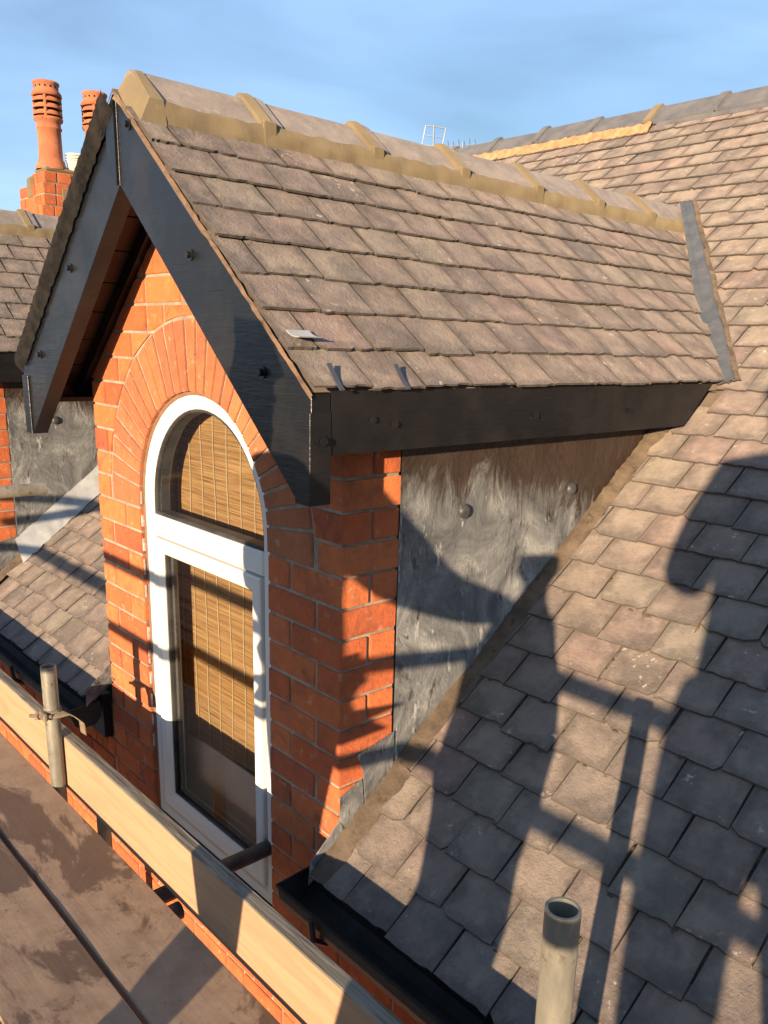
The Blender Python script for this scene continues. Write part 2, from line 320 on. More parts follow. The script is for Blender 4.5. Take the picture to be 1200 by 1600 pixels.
def tube_vf(p0, p1, r, seg=20, r_in=None, r1=None):
    p0 = Vector(p0); p1 = Vector(p1); d = (p1 - p0).normalized(); u = d.orthogonal().normalized(); w = d.cross(u); r1 = r if r1 is None else r1
    V = []; F = []
    def ring(p, rr):
        k = len(V)
        for i in range(seg): a = 2 * math.pi * i / seg; V.append(p + (u * math.cos(a) + w * math.sin(a)) * rr)
        return k
    if r_in: ks = [ring(p0, r_in), ring(p0, r), ring(p1, r1), ring(p1, r_in)]; ks.append(ks[0])
    else: ks = [ring(p0, r), ring(p1, r1)]
    for a, b in zip(ks, ks[1:]):
        for i in range(seg): j = (i + 1) % seg; F.append((a + i, a + j, b + j, b + i))
    if not r_in: F.append(tuple(ks[0] + i for i in range(seg))[::-1]); F.append(tuple(ks[1] + i for i in range(seg)))
    return V, F
def lathe_vf(prof, c, seg=24):
    V = []; F = []
    for r, z in prof:
        for i in range(seg): a = 2 * math.pi * i / seg; V.append((c[0] + r * math.cos(a), c[1] + r * math.sin(a), c[2] + z))
    for k in range(len(prof) - 1):
        for i in range(seg): j = (i + 1) % seg; F.append((k * seg + i, k * seg + j, (k + 1) * seg + j, (k + 1) * seg + i))
    return V, F
def copy_tree(o, parent=None, off=Vector((0, 0, 0)), keep=None):
    c = o.copy(); C.objects.link(c)
    if parent is not None:
        mi = o.matrix_parent_inverse.copy(); c.parent = parent; c.matrix_parent_inverse = mi
    else: c.location = o.location + off
    for ch in [x for x in KIDS.get(o.name, [])]:
        if keep is None or keep(ch): copy_tree(ch, c, off, keep)
    return c
KIDS = {}

# ================================================================= THE SETTING
link_g = link('ground', mesh('ground', *box_vf((-150, -150, -8.1), (150, 150, -8.0)), 'ground')); tag(link_g, kind='structure')

# ---------------------------------------------------------------- numbers taken from the photograph
XC = -0.7125; HW = 0.7125             # dormer centre line and half width of its brick front
CO = 0.083                            # brick course
MZ, MS = -0.165, 0.75                 # main roof: z = MZ + MS*y
def main_z(y): return MZ + MS * y
DS = 0.846; EX, EZ = 0.135, 1.045     # dormer roof: eave edge and slope
def dorm_z(x): return EZ + DS * (EX - (XC + abs(x - XC)))
TH = math.atan(DS); TM = math.atan(MS)
SPACING = 2.95
RIDGE_Y = 3.52

# ---------------------------------------------------------------- slates
def slate_mesh(w, L, var, square=False):
    rr = random.Random(var * 77 + 5); t = rr.uniform(0.0045, 0.0068); hw = w / 2 - rr.uniform(0, .0012)
    n = 9; bot = []
    for i in range(n + 1):
        x = -hw + w * i / n
        bot.append([x + (rr.uniform(-.005, .005) if 0 < i < n else 0), rr.uniform(-0.0009, 0.0009) + (rr.uniform(.002, .0055) if rr.random() < .16 else 0)])
    ch = 9 if square and var % 7 else var % 10
    if ch in (1, 4): bot[-1][1] += rr.uniform(.010, .022); bot[-2][0] = hw - rr.uniform(.012, .03)
    if ch in (2, 4): bot[0][1] += rr.uniform(.008, .02); bot[1][0] = -hw + rr.uniform(.012, .03)
    if ch == 3: i = rr.choice([2, 3, 5, 6]); bot[i][1] += 0.007; bot[i + 1][1] += .004
    if ch == 5: bot[-1][1] += 0.004
    out = bot + [[hw - rr.uniform(0, .002), L * .55], [hw, L], [-hw, L], [-hw + rr.uniform(0, .002), L * .5]]
    lift = 0.0115
    def zz(y): return lift * (1 - y / L) + 0.0005
    V = [(x, y, zz(y) + t) for x, y in out] + [(x * 1.002, y - (0.0015 if i <= n else 0), zz(y)) for i, (x, y) in enumerate(out)]
    k = len(out); F = [tuple(range(k))]
    for i in range(k): j = (i + 1) % k; F.append((j, i, k + i, k + j))
    return V, F, [(x + hw, w - (x + hw), y) for x, y in out] * 2
SW, SG = 0.160, 0.1225
SW = .1565
VARS = [slate_mesh(SW + .001, SG * 1.28, i) for i in range(18)]; SQ = [slate_mesh(SW, SG * 1.28, 40 + i, True) for i in range(18)]
HALF = [slate_mesh(SW / 2 - .002, SG * 1.28, 100 + i, True) for i in range(4)]
def margin(me, lst):                  # distance to the left, right and lower margin of each slate
    a = me.attributes.new('margin', 'FLOAT_VECTOR', 'POINT'); a.data.foreach_set('vector', [c for q in lst for c in q])
def smesh(vf):
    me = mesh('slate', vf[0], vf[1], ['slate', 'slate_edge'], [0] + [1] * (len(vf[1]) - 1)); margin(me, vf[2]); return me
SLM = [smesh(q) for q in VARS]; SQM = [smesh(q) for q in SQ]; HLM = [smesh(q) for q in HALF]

def slate_frames(u0, u1, nrow, gauge, width, seed, first_half=True):
    """rows from the eave up: yields (u centre, v bottom, rot jitter, lift, variant, is_half)"""
    rr = random.Random(seed)
    for k in range(nrow):
        u = u0
        if k % 2 == 1:
            if first_half: yield (u + width / 4, k * gauge, 0, 0, rr.randrange(4), True); u += width / 2
            else: u -= width / 2
        while u < u1:
            yield (u + width / 2 + rr.uniform(-.0015, .0015), k * gauge + rr.gauss(0, .0026) - (rr.uniform(.006, .014) if rr.random() < .025 else 0), rr.gauss(0, .009), rr.uniform(0, .0035), rr.randrange(18), False); u += width
def frame_mat(o, xa, ya, u, v, rot, lift):
    za = xa.cross(ya); p = o + xa * u + ya * v + za * lift
    m = Matrix(((xa.x, ya.x, za.x, p.x), (xa.y, ya.y, za.y, p.y), (xa.z, ya.z, za.z, p.z), (0, 0, 0, 1)))
    return m @ Matrix.Rotation(rot, 4, 'Z')
def joined_slates(name, mats, parent):
    V = []; F = []; rn = []; mi = []; mg = []
    rr = random.Random(3)
    for m, vf in mats:
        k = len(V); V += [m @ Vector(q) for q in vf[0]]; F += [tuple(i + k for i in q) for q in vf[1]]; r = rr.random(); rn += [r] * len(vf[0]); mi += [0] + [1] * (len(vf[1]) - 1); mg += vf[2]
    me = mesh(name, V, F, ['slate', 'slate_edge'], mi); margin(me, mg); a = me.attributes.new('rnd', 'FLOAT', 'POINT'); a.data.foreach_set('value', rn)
    o = link(name, me, parent); o['kind'] = 'stuff'; return o

# ================================================================= MAIN ROOF
mv = []; mf = []
def roof_quad(x0, x1, y0, y1, zf):
    k = len(mv); mv.extend([(x0, y0, zf(y0)), (x1, y0, zf(y0)), (x1, y1, zf(y1)), (x0, y1, zf(y1))]); mf.append((k, k + 1, k + 2, k + 3))
under = lambda y: main_z(y) - .004
edges = [-9, -SPACING - 2 * HW - .0, -SPACING - .0, -2 * HW, 0.0, 4]
for i in range(5): roof_quad(edges[i], edges[i + 1], 1.62 if i in (1, 3) else -.075, RIDGE_Y, under)
roof_quad(-9, 4, RIDGE_Y, 8.5, lambda y: main_z(RIDGE_Y) - .004 - MS * (y - RIDGE_Y))
main_roof = link('main_roof', mesh('main_roof', mv, mf, 'board'))
tag(main_roof, 'long slate roof slope with a grey ridge running behind both dormers', 'roof')
xa = Vector((1, 0, 0)); ya = Vector((0, math.cos(TM), math.sin(TM))); org = Vector((0, -.09, main_z(-.09)))
def in_dormer(P, grow=0.0):
    for off in (0, -SPACING):
        x = P.x - off
        if -2 * HW - 0.13 - grow < x < 0.13 + grow and P.y > -.2 and main_z(P.y) - 9 < P.z < dorm_z(x): return True
    return False
def footprint(P):                     # under a dormer: no slates laid
    for off in (0, -SPACING):
        x = P.x - off
        if -2 * HW + .08 < x < -.08 and dorm_z(x) > P.z + .12: return True
        if P.y < .06 and -2 * HW - .035 < x < .035: return True
        if (-2 * HW - .14 < x < .14) and dorm_z(x) > P.z + .0 and P.z > 0.93 and dorm_z(x) > P.z + .12: return True
    return False
def visible(P):
    q = pix(P)
    if not q or not (-10 < q[0] < 1210 and -10 < q[1] < 1610): return 0
    d = (P - CAM); L = d.length
    n = int(L / .06)
    for i in range(4, n - 1):
        Q = CAM + d * (i / n)
        if in_dormer(Q) and Q.z > main_z(Q.y) + .02: return 0
    return 1.0 / (q[2] * q[2])
rows = int((RIDGE_Y + .06) / math.cos(TM) / SG)
cand = []
for (u, v, rot, lift, var, half) in slate_frames(-8.4, 3.6, rows, SG, 0.1612, 11, False):
    P = org + xa * u + ya * (v + .06)
    if footprint(P): continue
    cand.append((visible(P), len(cand), frame_mat(org, xa, ya, u, v, rot, lift), var))
cand.sort(key=lambda c: (-c[0], c[1]))
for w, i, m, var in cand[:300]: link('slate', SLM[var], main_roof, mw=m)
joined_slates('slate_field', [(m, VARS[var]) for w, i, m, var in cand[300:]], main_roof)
dv = []; dfc = []; rr = random.Random(91)
for w, i, m, var in cand[:330]:
    if rr.random() > .55: continue
    for q in range(rr.randrange(2, 5)):
        L = rr.uniform(.012, .045); wd = rr.uniform(.004, .009); y0 = rr.uniform(.0, .11); x0 = .0806 + rr.gauss(0, .0015)
        if rr.random() < .25: x0 = rr.uniform(-.08, .08); y0 = -.004; L, wd = wd * 1.3, rr.uniform(.008, .022)
        k = len(dv); hgt = .0125 * (1 - y0 / .157) + rr.uniform(.001, .006) - (.004 if y0 < 0 else 0)
        ring = [(-wd, 0), (-wd * .5, L * .5), (0, L * .6), (wd * .6, L * .4), (wd, -L * .1), (wd * .3, -L * .6), (-wd * .6, -L * .5)]
        dv += [m @ Vector((x0 + a * rr.uniform(.7, 1.3), y0 + b * rr.uniform(.7, 1.3), hgt - .008)) for a, b in ring] + [m @ Vector((x0, y0, hgt + .001))]
        dfc += [(k + a, k + (a + 1) % 7, k + 7) if False else (k + (a + 1) % 7, k + a, k + 7) for a in range(7)]
mo_ = link('moss', mesh('moss', dv, dfc, 'moss'), main_roof); mo_['kind'] = 'stuff'
# ridge of the main roof: half tiles with raised joints
def angle_ridge(name, c0, c1, leg_x, leg_z, t, mat, axis, parent):
    """one ridge tile between two crest points along an axis; legs fall leg_x out and leg_z down"""
    V = []; c0 = Vector(c0); c1 = Vector(c1); s = Vector((1, 0, 0)) if axis == 'y' else Vector((0, 1, 0)); up = Vector((0, 0, 1))
    prof = [(-leg_x, -leg_z), (-.022, -.010), (0, 0), (.022, -.010), (leg_x, -leg_z), (leg_x - .004, -leg_z - t), (0, -t), (-leg_x + .004, -leg_z - t)]
    for c in (c0, c1): V += [c + s * a + up * b for a, b in prof]
    n = len(prof); F = [(0, 1, 2, 3, 4, 5, 6, 7), tuple(range(n, 2 * n))[::-1]]
    for i in range(n): j = (i + 1) % n; F.append((i, j, n + j, n + i))
    return link(name, mesh(name, V, F, mat), parent)
rz = main_z(RIDGE_Y) + .055; x = -8.4; rr = random.Random(5); k = 0
while x < 3.5:
    L = .41; dz = rr.uniform(-.006, .006)
    angle_ridge('ridge_tile', (x + .006, RIDGE_Y, rz + dz), (x + L - .004, RIDGE_Y, rz + dz + rr.uniform(-.004, .004)), .125, .105, .016, 'ridge_dark', 'x', main_roof)
    angle_ridge('ridge_joint', (x - .028, RIDGE_Y, rz + .016 + dz), (x + .018, RIDGE_Y, rz + .016 + dz), .128, .106, .014, 'cement' if k % 5 == 2 else 'ridge_dark', 'x', main_roof)
    x += L; k += 1
def lumpy_strip(name, path0, path1, mat, parent, seg=90, amp=.008, bulge=.012, seed=1, n=5, nrm=None):
    """uneven band of mortar between two edge lines given as functions of 0..1"""
    V = []; F = []
    for i in range(seg + 1):
        t = i / seg; a = Vector(path0(t)); b = Vector(path1(t)); nn = nrm
        for j in range(n + 1):
            s = j / n; q = a.lerp(b, s); w = math.sin(math.pi * s)
            e = mnoise.noise(Vector((t * 40 + seed, s * 3, seed))) * amp
            edge = (b - a).normalized() * (mnoise.noise(Vector((t * 55, seed * 3.1, j))) * amp * (1.2 if j in (0, n) else .4))
            V.append(q + nn * (bulge * w + e * (0.3 + w)) + edge)
    for i in range(seg):
        for j in range(n): k = i * (n + 1) + j; F.append((k, k + 1, k + n + 2, k + n + 1))
    return link(name, mesh(name, V, F, mat, smooth=True), parent)
nm = Vector((0, -.6, .8))
lumpy_strip('ridge_mortar', lambda t: (-3.2 + 1.82 * t, RIDGE_Y - .130, rz - .108), lambda t: (-3.2 + 1.82 * t, RIDGE_Y - .185, main_z(RIDGE_Y - .185) + .024), 'orange_mortar', main_roof, 220, .016, .010, 3, 4, nm)
lumpy_strip('ridge_mortar', lambda t: (-1.36 + 4.8 * t, RIDGE_Y - .124, rz - .115), lambda t: (-1.36 + 4.8 * t, RIDGE_Y - .142, main_z(RIDGE_Y - .142) + .018), 'ridge_dark', main_roof, 80, .005, .006, 4, 3, nm)

# ---------------------------------------------------------------- house wall below the gutter, gutter and fascia
def brick_vf(x0, x1, y0, y1, z0, z1, bev=.004): return box_vf((x0, y0, z0), (x1, y1, z1), bev)
BC = {}
def brick_obj(x0, x1, y0, y1, z0, z1, parent, mat='brick', name='brick'):
    key = (round(x1 - x0, 3), round(y1 - y0, 3), round(z1 - z0, 3), mat)
    if key not in BC:
        a, b, c = (x1 - x0) / 2, (y1 - y0) / 2, (z1 - z0) / 2
        BC[key] = mesh('brick', *box_vf((-a, -b, -c), (a, b, c), .0035), mat)
    rr = random; return link(name, BC[key], parent, mw=Matrix.Translation(((x0 + x1) / 2 , (y0 + y1) / 2 + rr.uniform(-.002, .0015), (z0 + z1) / 2)) @ Matrix.Rotation(rr.gauss(0, .003), 4, 'Y'))
JT = .0085
BOT = -8                              # the dormer front goes down to course -8
house_wall = boxes('house_wall', [((-8.5, .005, -8), (3.6, .32, BOT * CO - .012)), ((.002, .005, BOT * CO - .012), (3.6, .32, -.262)), ((-8.5, .005, BOT * CO - .012), (-2 * HW - .002, .32, -.262))], 'mortar')
tag(house_wall, 'red brick house wall below the gutters, behind the scaffold boards', 'wall')
wb_list = []
for k in range(-26, -3):
    z0 = k * CO + JT / 2; z1 = (k + 1) * CO - JT / 2; x = -5.0 + (.0 if k % 2 else .163); i = 0
    if z1 > -.262: continue
    while x < 2.6:
        L = .215 if i % 2 == 0 else .102
        x0, x1 = x, x + L; x += L + JT; i += 1
        if k >= BOT and x1 > -2 * HW and x0 < 0:
            if x0 < -2 * HW - .03: x1 = -2 * HW - .008
            elif x1 > .03: x0 = .008
            else: continue
        wb_list.append((x0, x1, z0, z1))
def wall_score(b):
    q = pix(((b[0] + b[1]) / 2, 0, (b[2] + b[3]) / 2))
    if not q or not (-60 < q[0] < 1260): return 9e9
    return abs(-.85 - b[2]) if b[0] < 0.1 else min(abs(-.85 - b[2]), abs(-.45 - b[2]))
wb_list.sort(key=wall_score)
for b in wb_list[:220]: brick_obj(b[0], b[1], 0, .10, b[2], b[3], house_wall)
rest = join_vf([box_vf((b[0], 0, b[2]), (b[1], .05, b[3])) for b in wb_list[220:]])
fo = link('brick_field', mesh('brick_field', *rest, 'brick'), house_wall); fo['kind'] = 'stuff'

def gutter(name, x0, x1, label):
    root = empty(name, ((x0 + x1) / 2, -.1, -.33), label, 'gutter', 'black gutters along the eaves')
    prof = [(-.050, -.236), (-.052, -.300), (-.070, -.326), (-.125, -.330), (-.148, -.312), (-.156, -.285), (-.160, -.250), (-.170, -.243), (-.171, -.249), (-.164, -.256), (-.160, -.289), (-.151, -.316), (-.127, -.334), (-.068, -.330), (-.047, -.302), (-.046, -.236)]
    n = len(prof); S = max(2, int((x1 - x0) / .12)); V = []; F = []
    for i in range(S + 1):
        x = x0 + (x1 - x0) * i / S; d = mnoise.noise(Vector((x * 2.3, 3, 1))) * .004
        V += [(x, y, z + d) for y, z in prof]
    for i in range(S):
        for j in range(n): k = (j + 1) % n; F.append((i * n + j, i * n + k, (i + 1) * n + k, (i + 1) * n + j))
    F += [tuple(range(n)), tuple(range(S * n, S * n + n))[::-1]]
    link('channel', mesh('channel', V, F, 'gutter'), root)
    for xe in (x0, x1):
        V, F = prism([(y, z) for y, z in prof[:8]], -.002, .002); link('stop_end', mesh('stop_end', [(xe + b, a, c) for a, b, c in V], F, 'gutter'), root)
    x = x0 + .16
    while x < x1 - .1:
        pts = [(-.012, -.345), (-.06, -.345), (-.13, -.350), (-.168, -.320), (-.176, -.255)]
        vf = join_vf([tube_vf((x, a[0], a[1]), (x, b[0], b[1]), .0085, 6) for a, b in zip(pts, pts[1:])]); link('bracket', mesh('bracket', *vf, 'gutter'), root); x += .72
    fb = boxes('eaves_board', [((x0 + .03, -.036, -.40), (x1, -.002, -.215))], 'black', root)
    return root
gutter('gutter', -.052, 3.5, 'black gutter under the sunlit and shadowed slates right of the near dormer')
gutter('gutter', -SPACING + .01, -2 * HW - .01, 'black gutter between the two dormers, partly hidden by a scaffold tube')

# ================================================================= THE DORMER
dormer = empty('dormer', (XC, 0, BOT * CO), 'gabled brick dormer with arched white window and black bargeboards', 'dormer', 'dormers along the roof')
OW = .385                             # half width of the window opening
AZ = .612                             # springing height
RO = OW + .208                        # outer radius of the arch ring
RI = OW - .001
SOF = .115                            # slate plane to soffit
def gable_top(x): return dorm_z(x) - SOF
# mortar bed
def circ(r, a): return (XC + r * math.cos(a), AZ + r * math.sin(a))
def wall_sheet(y0, y1):
    """front wall with its arched opening as a ring of quads, extruded"""
    OI = OW + .007; inner = [(XC + OI, BOT * CO)] + [circ(OI, math.pi * i / 24) for i in range(25)] + [(XC - OI, BOT * CO)]
    outer = [(XC + HW, BOT * CO)]
    for i in range(25):
        a = math.pi * i / 24; dx, dz = math.cos(a), math.sin(a); t = 9.0
        if abs(dx) > 1e-6: t = min(t, HW / abs(dx))
        lo, hi = 0, t
        for _ in range(40):
            mid = (lo + hi) / 2; px, pz = XC + dx * mid, AZ + dz * mid
            if pz < gable_top(px): lo = mid
            else: hi = mid
        outer.append((XC + dx * lo, AZ + dz * lo))
    outer.append((XC - HW, BOT * CO))
    n = len(inner); V = []; F = []
    for y in (y0, y1):
        V += [(x, y, z) for x, z in inner]; V += [(x, y, z) for x, z in outer]
    for i in range(n - 1):
        F.append((i, n + i, n + i + 1, i + 1)); F.append((2 * n + i, 2 * n + i + 1, 3 * n + i + 1, 3 * n + i))
        F.append((i, i + 1, 2 * n + i + 1, 2 * n + i)); F.append((n + i + 1, n + i, 3 * n + i, 3 * n + i + 1))
    for i in (0, n - 1): F.append((i, n + i, 3 * n + i, 2 * n + i) if i else (i, 2 * n + i, 3 * n + i, n + i))
    return V, F
RD = .188                             # brick return at the sides
v, f = wall_sheet(.0045, RD)
v = [(x + (-.008 if abs(x - (XC + HW)) < 1e-4 else .008 if abs(x - (XC - HW)) < 1e-4 else 0), y, z) for x, y, z in v]
front_wall = link('front_wall', mesh('front_wall', v, f, 'mortar'), dormer)
def poly_brick(poly, y0, y1, mat, name='brick'):
    cx = sum(p[0] for p in poly) / len(poly); cz = sum(p[1] for p in poly) / len(poly)
    v, f = prism([(a - cx, b - cz) for a, b in poly], 0, y1 - y0, .0035)
    return link(name, mesh('brick', v, f, mat), front_wall, mw=Matrix.Translation((cx, y0 + random.uniform(-.002, .0015), cz)))
def clip_slope(poly):                 # cut a polygon by the two gable slopes
    for sgn in (1, -1):
        out = []; g = lambda p: (dorm_z(XC + 1e-9) - SOF - DS * sgn * (p[0] - XC)) - p[1]
        for i in range(len(poly)):
            a, b = poly[i], poly[(i + 1) % len(poly)]; ga, gb = g(a), g(b)
            if ga >= 0: out.append(a)
            if ga * gb < 0: t = ga / (ga - gb); out.append((a[0] + (b[0] - a[0]) * t, a[1] + (b[1] - a[1]) * t))
        poly = out
        if len(poly) < 3: return None
    return poly
def cut_arch(x0, x1, z0, z1):
    """brick rectangle outside the arch ring; returns polygon or None"""
    Rr = RO + .007
    cs = [(x0, z0), (x1, z0), (x1, z1), (x0, z1)]
    ins = [math.hypot(x - XC, max(z - AZ, 0)) < Rr for x, z in cs]
    if not any(ins):
        if z1 > AZ and z0 < AZ + Rr and x0 < XC < x1 and z0 < AZ + Rr: pass
        else: return cs
    if all(ins): return None
    mx, mz = (x0 + x1) / 2, (z0 + z1) / 2
    if abs(mx - XC) > (mz - AZ) * 0.75:      # flank: cut the side
        sg = 1 if mx > XC else -1; zs = [z0 + (z1 - z0) * i / 4 for i in range(5)]
        edge = []
        for z in zs:
            h = Rr * Rr - (max(z, AZ) - AZ) ** 2; xe = XC + sg * math.sqrt(h) if h > 0 else XC
            edge.append((min(max(xe, x0), x1), z))
        far = x1 if sg > 0 else x0
        poly = [(far, z0), (far, z1)] + edge[::-1]
        if max(abs(e[0] - far) for e in edge) < .012: return None
    else:                                     # crown: cut the bottom
        xs = [x0 + (x1 - x0) * i / 5 for i in range(6)]; edge = []
        for x in xs:
            h = Rr * Rr - (x - XC) ** 2; ze = AZ + math.sqrt(h) if h > 0 else z0
            edge.append((x, min(max(ze, z0), z1)))
        poly = [(x1, z1), (x0, z1)] + edge
        if max(z1 - e[1] for e in edge) < .012: return None
    return poly
xl, xr = -2 * HW, 0.0
KSPR = int(AZ / CO)
for k in range(BOT, 20):
    z0 = k * CO + JT / 2; z1 = (k + 1) * CO - JT / 2
    if z1 < AZ + .01:                 # plain piers
        if k % 2:
            rects = [(-.327, -.112, 0, .10), (-.102, 0, 0, RD)]
        else:
            rects = [(-.327, -.225, 0, .10), (-.215, 0, 0, .09), (-.09, 0, .10, RD)]
        for a, b, c, d in rects:
            brick_obj(a, b, c, d, z0, z1, front_wall); brick_obj(xl - b, xl - a, c, d, z0, z1, front_wall)
    else:
        # spandrels and gable
        x = xl + (0 if k % 2 else -.1125); i = 0; spans = []
        e = .102 if k % 2 else .215
        spans.append((xl, xl + e)); x = xl + e + JT
        j = 0
        while x < xr - e - JT - .02:
            L = .215 if (j + k) % 3 else .102
            if x + L > xr - e - JT - .06: L = xr - e - JT - x
            spans.append((x, x + L)); x += L + JT; j += 1
        spans.append((xr - e, xr))
        for a, b in spans:
            corner = a <= xl + 1e-6 or b >= xr - 1e-6
            if z1 > gable_top(xl + .0) and corner: pass
            pl = cut_arch(a, b, z0, z1)
            if not pl: continue
            pl = clip_slope(pl)
            if not pl: continue
            if max(p[0] for p in pl) - min(p[0] for p in pl) < .018 or max(p[1] for p in pl) - min(p[1] for p in pl) < .014: continue
            dep = .10 if not corner else (RD if k % 2 else .09)
            poly_brick(pl, 0, dep, 'brick')
        if z1 < gable_top(0) + .02:
            if k % 2 == 0:
                for a, b in ((-.09, 0), (xl, xl + .09)): brick_obj(a, b, .10, RD, z0, z1, front_wall)
# arch ring of 25 tapered bricks
NV = 27
for i in range(NV):
    a0 = math.pi * i / NV; a1 = math.pi * (i + 1) / NV; gi = .0042 / RI; go = .0056 / RO
    ro = RO + random.uniform(-.004, .003)
    pl = [circ(RI, a0 + gi), circ(ro, a0 + go), circ(ro, (a0 + a1) / 2), circ(ro, a1 - go), circ(RI, a1 - gi)]
    zs = 7 * CO + .005
    if i == 0: pl[0] = (XC + RI, zs); pl[1] = (XC + ro, zs)
    if i == NV - 1: pl[4] = (XC - RI, zs); pl[3] = (XC - ro, zs)
    pl = clip_slope(pl)
    if pl: poly_brick(pl, -.0005, .10, 'arch', 'arch_brick')
# pale render left on the left jamb edge
for k in range(-4, 9):
    if k in (2,): continue
    z0 = k * CO + .012; z1 = (k + 1) * CO - .012
    boxes('render_patch', [((XC - OW - .001, .004, z0 + random.uniform(0, .01)), (XC - OW + .0035, .0145 + random.uniform(-.004, .0), z1 - random.uniform(0, .012)))], 'residue', front_wall, .001)

# ---------------------------------------------------------------- window
WY = .017
window = empty('window', (XC, WY, -.6), None, None); del_keys = None
attach(window, dormer)
def arch_loop(r, zb, n=28, cz=AZ):
    return [(XC + r, zb)] + [(XC + r * math.cos(math.pi * i / n), cz + r * math.sin(math.pi * i / n)) for i in range(n + 1)] + [(XC - r, zb)]
def loop_frame(name, outer, inner, y0, y1, mat, parent, lip=.008):
    """closed frame between two loops; inner edge chamfered"""
    n = len(outer); V = []; F = []
    def lerp(t): return [(o[0] + (q[0] - o[0]) * t, o[1] + (q[1] - o[1]) * t) for o, q in zip(outer, inner)]
    rings = [(outer, y1), (outer, y0 + .004), (lerp(.08), y0), (lerp(.72), y0), (inner, y0 + lip), (inner, y1)]
    for L, y in rings: V += [(x, y, z) for x, z in L]
    for a in range(len(rings)):
        b = (a + 1) % len(rings)
        for i in range(n): j = (i + 1) % n; F.append((a * n + i, a * n + j, b * n + j, b * n + i))
    return link(name, mesh(name, V, F, mat), parent)
ro = OW - .006; fw = .048; BZ = -.575
loop_frame('outer_frame', arch_loop(ro, BZ), [(x, z if i not in (0, 30) else BZ + fw) for i, (x, z) in enumerate(arch_loop(ro - fw, BZ + fw))], WY, WY + .07, 'upvc', window, .012)
TZ0, TZ1 = .497, .570                 # transom
boxes('transom', [((XC - ro + fw - .001, WY + .0025, TZ0), (XC + ro - fw + .001, WY + .066, TZ1))], 'upvc', window, .005)
ri = ro - fw
sash = loop_frame('sash', [(XC + ri - .004, BZ + fw + .004), (XC + ri - .004, TZ0 - .004), (XC - ri + .004, TZ0 - .004), (XC - ri + .004, BZ + fw + .004)], [(XC + ri - .056, BZ + fw + .060), (XC + ri - .056, TZ0 - .056), (XC - ri + .056, TZ0 - .056), (XC - ri + .056, BZ + fw + .060)], WY - .006, WY + .058, 'upvc', window, .014)
loop_frame('gasket', [(XC + ri - .056, BZ + fw + .060), (XC + ri - .056, TZ0 - .056), (XC - ri + .056, TZ0 - .056), (XC - ri + .056, BZ + fw + .060)], [(XC + ri - .061, BZ + fw + .065), (XC + ri - .061, TZ0 - .061), (XC - ri + .061, TZ0 - .061), (XC - ri + .061, BZ + fw + .065)], WY + .012, WY + .05, 'gasket', window, .002)
gl = link('pane', mesh('pane', [(XC - ri + .05, WY + .022, BZ + fw + .055), (XC + ri - .05, WY + .022, BZ + fw + .055), (XC + ri - .05, WY + .022, TZ0 - .05), (XC - ri + .05, WY + .022, TZ0 - .05)], [(0, 1, 2, 3)], 'glass'), window)
fan = [(XC + ri, TZ1)] + [(XC + ri * math.cos(math.pi * i / 28), AZ + ri * math.sin(math.pi * i / 28)) for i in range(29)] + [(XC - ri, TZ1)]
fin = [(XC + (x - XC) * .972, TZ1 + .010 if i in (0, 30) else AZ + (z - AZ) * .972) for i, (x, z) in enumerate(fan)]
loop_frame('bead', fan, fin, WY + .012, WY + .06, 'gasket', window, .006)
link('pane', mesh('pane', [(XC + (x - XC) * 1.01, WY + .022, z) for x, z in fin], [tuple(range(len(fin)))], 'glass'), window)
# sealant line between brick and frame
loop_frame('sealant', arch_loop(OW + .001, BZ), arch_loop(OW - .013, BZ), WY - .003, WY + .03, 'sealant', window, .003)
boxes('sill', [((XC - OW + .004, -.016, BZ - .034), (XC + OW - .004, WY + .06, BZ - .002))], 'upvc', window, .006)
boxes('lower_sill', [((XC - OW + .004, -.03, BZ - .10), (XC + OW - .004, WY + .06, BZ - .036))], 'upvc', window, .006)

# ---------------------------------------------------------------- roof of the dormer
YF = -.203                            # verge
def valley_y(z): return (z - MZ) / MS
ye, yr = valley_y(EZ), valley_y(dorm_z(XC))
tt = .022
V = [(EX - .016, YF + .014, EZ + .002), (EX - .016, ye, EZ + .002), (XC, yr + .02, dorm_z(XC) - .004), (XC, YF + .012, dorm_z(XC) - .004), (2 * XC - EX + .016, ye, EZ + .002), (2 * XC - EX + .016, YF + .014, EZ + .002)]
V2 = [(x, y, z - tt) for x, y, z in V]; n = 6
F = [(0, 1, 2, 3), (3, 2, 4, 5), (9, 8, 7, 6), (11, 10, 8, 9), (0, 3, 9, 6), (3, 5, 11, 9), (1, 0, 6, 7), (5, 4, 10, 11)]
droof = link('roof', mesh('roof', V + V2, F, 'board'), dormer)
c_, s_ = math.cos(TH), math.sin(TH)
xa2 = Vector((0, 1, 0)); ya2 = Vector((-c_, 0, s_)); o2 = Vector((EX + .004, YF, EZ - .001))
xa3 = Vector((0, -1, 0)); ya3 = Vector((c_, 0, s_)); o3 = Vector((2 * XC - EX - .004, 3.0, EZ - .001))
for (u, v, rot, lift, var, half) in slate_frames(0, 2.9, 9, SG, .161, 23, True):
    P = o2 + xa2 * (u - .07) + ya2 * (v + .03)
    if P.y > valley_y(P.z) + .02 or v > 1.08: continue
    if v > .9 and P.y < -.16: continue
    link('slate', (HLM if half else SQM)[var], droof, mw=frame_mat(o2, xa2, ya2, u, v, rot, lift))
back = []
for (u, v, rot, lift, var, half) in slate_frames(0, 3.203, 9, SG, .161, 29, True):
    P = o3 + xa3 * (u + .07) + ya3 * (v + .03)
    if P.y > valley_y(P.z) + .02 or P.y < YF + .05 or (v > .9 and P.y < -.1): continue
    back.append((frame_mat(o3, xa3, ya3, u, v, rot, lift), (HALF if half else SQ)[var]))
joined_slates('slate_slope', back, droof)
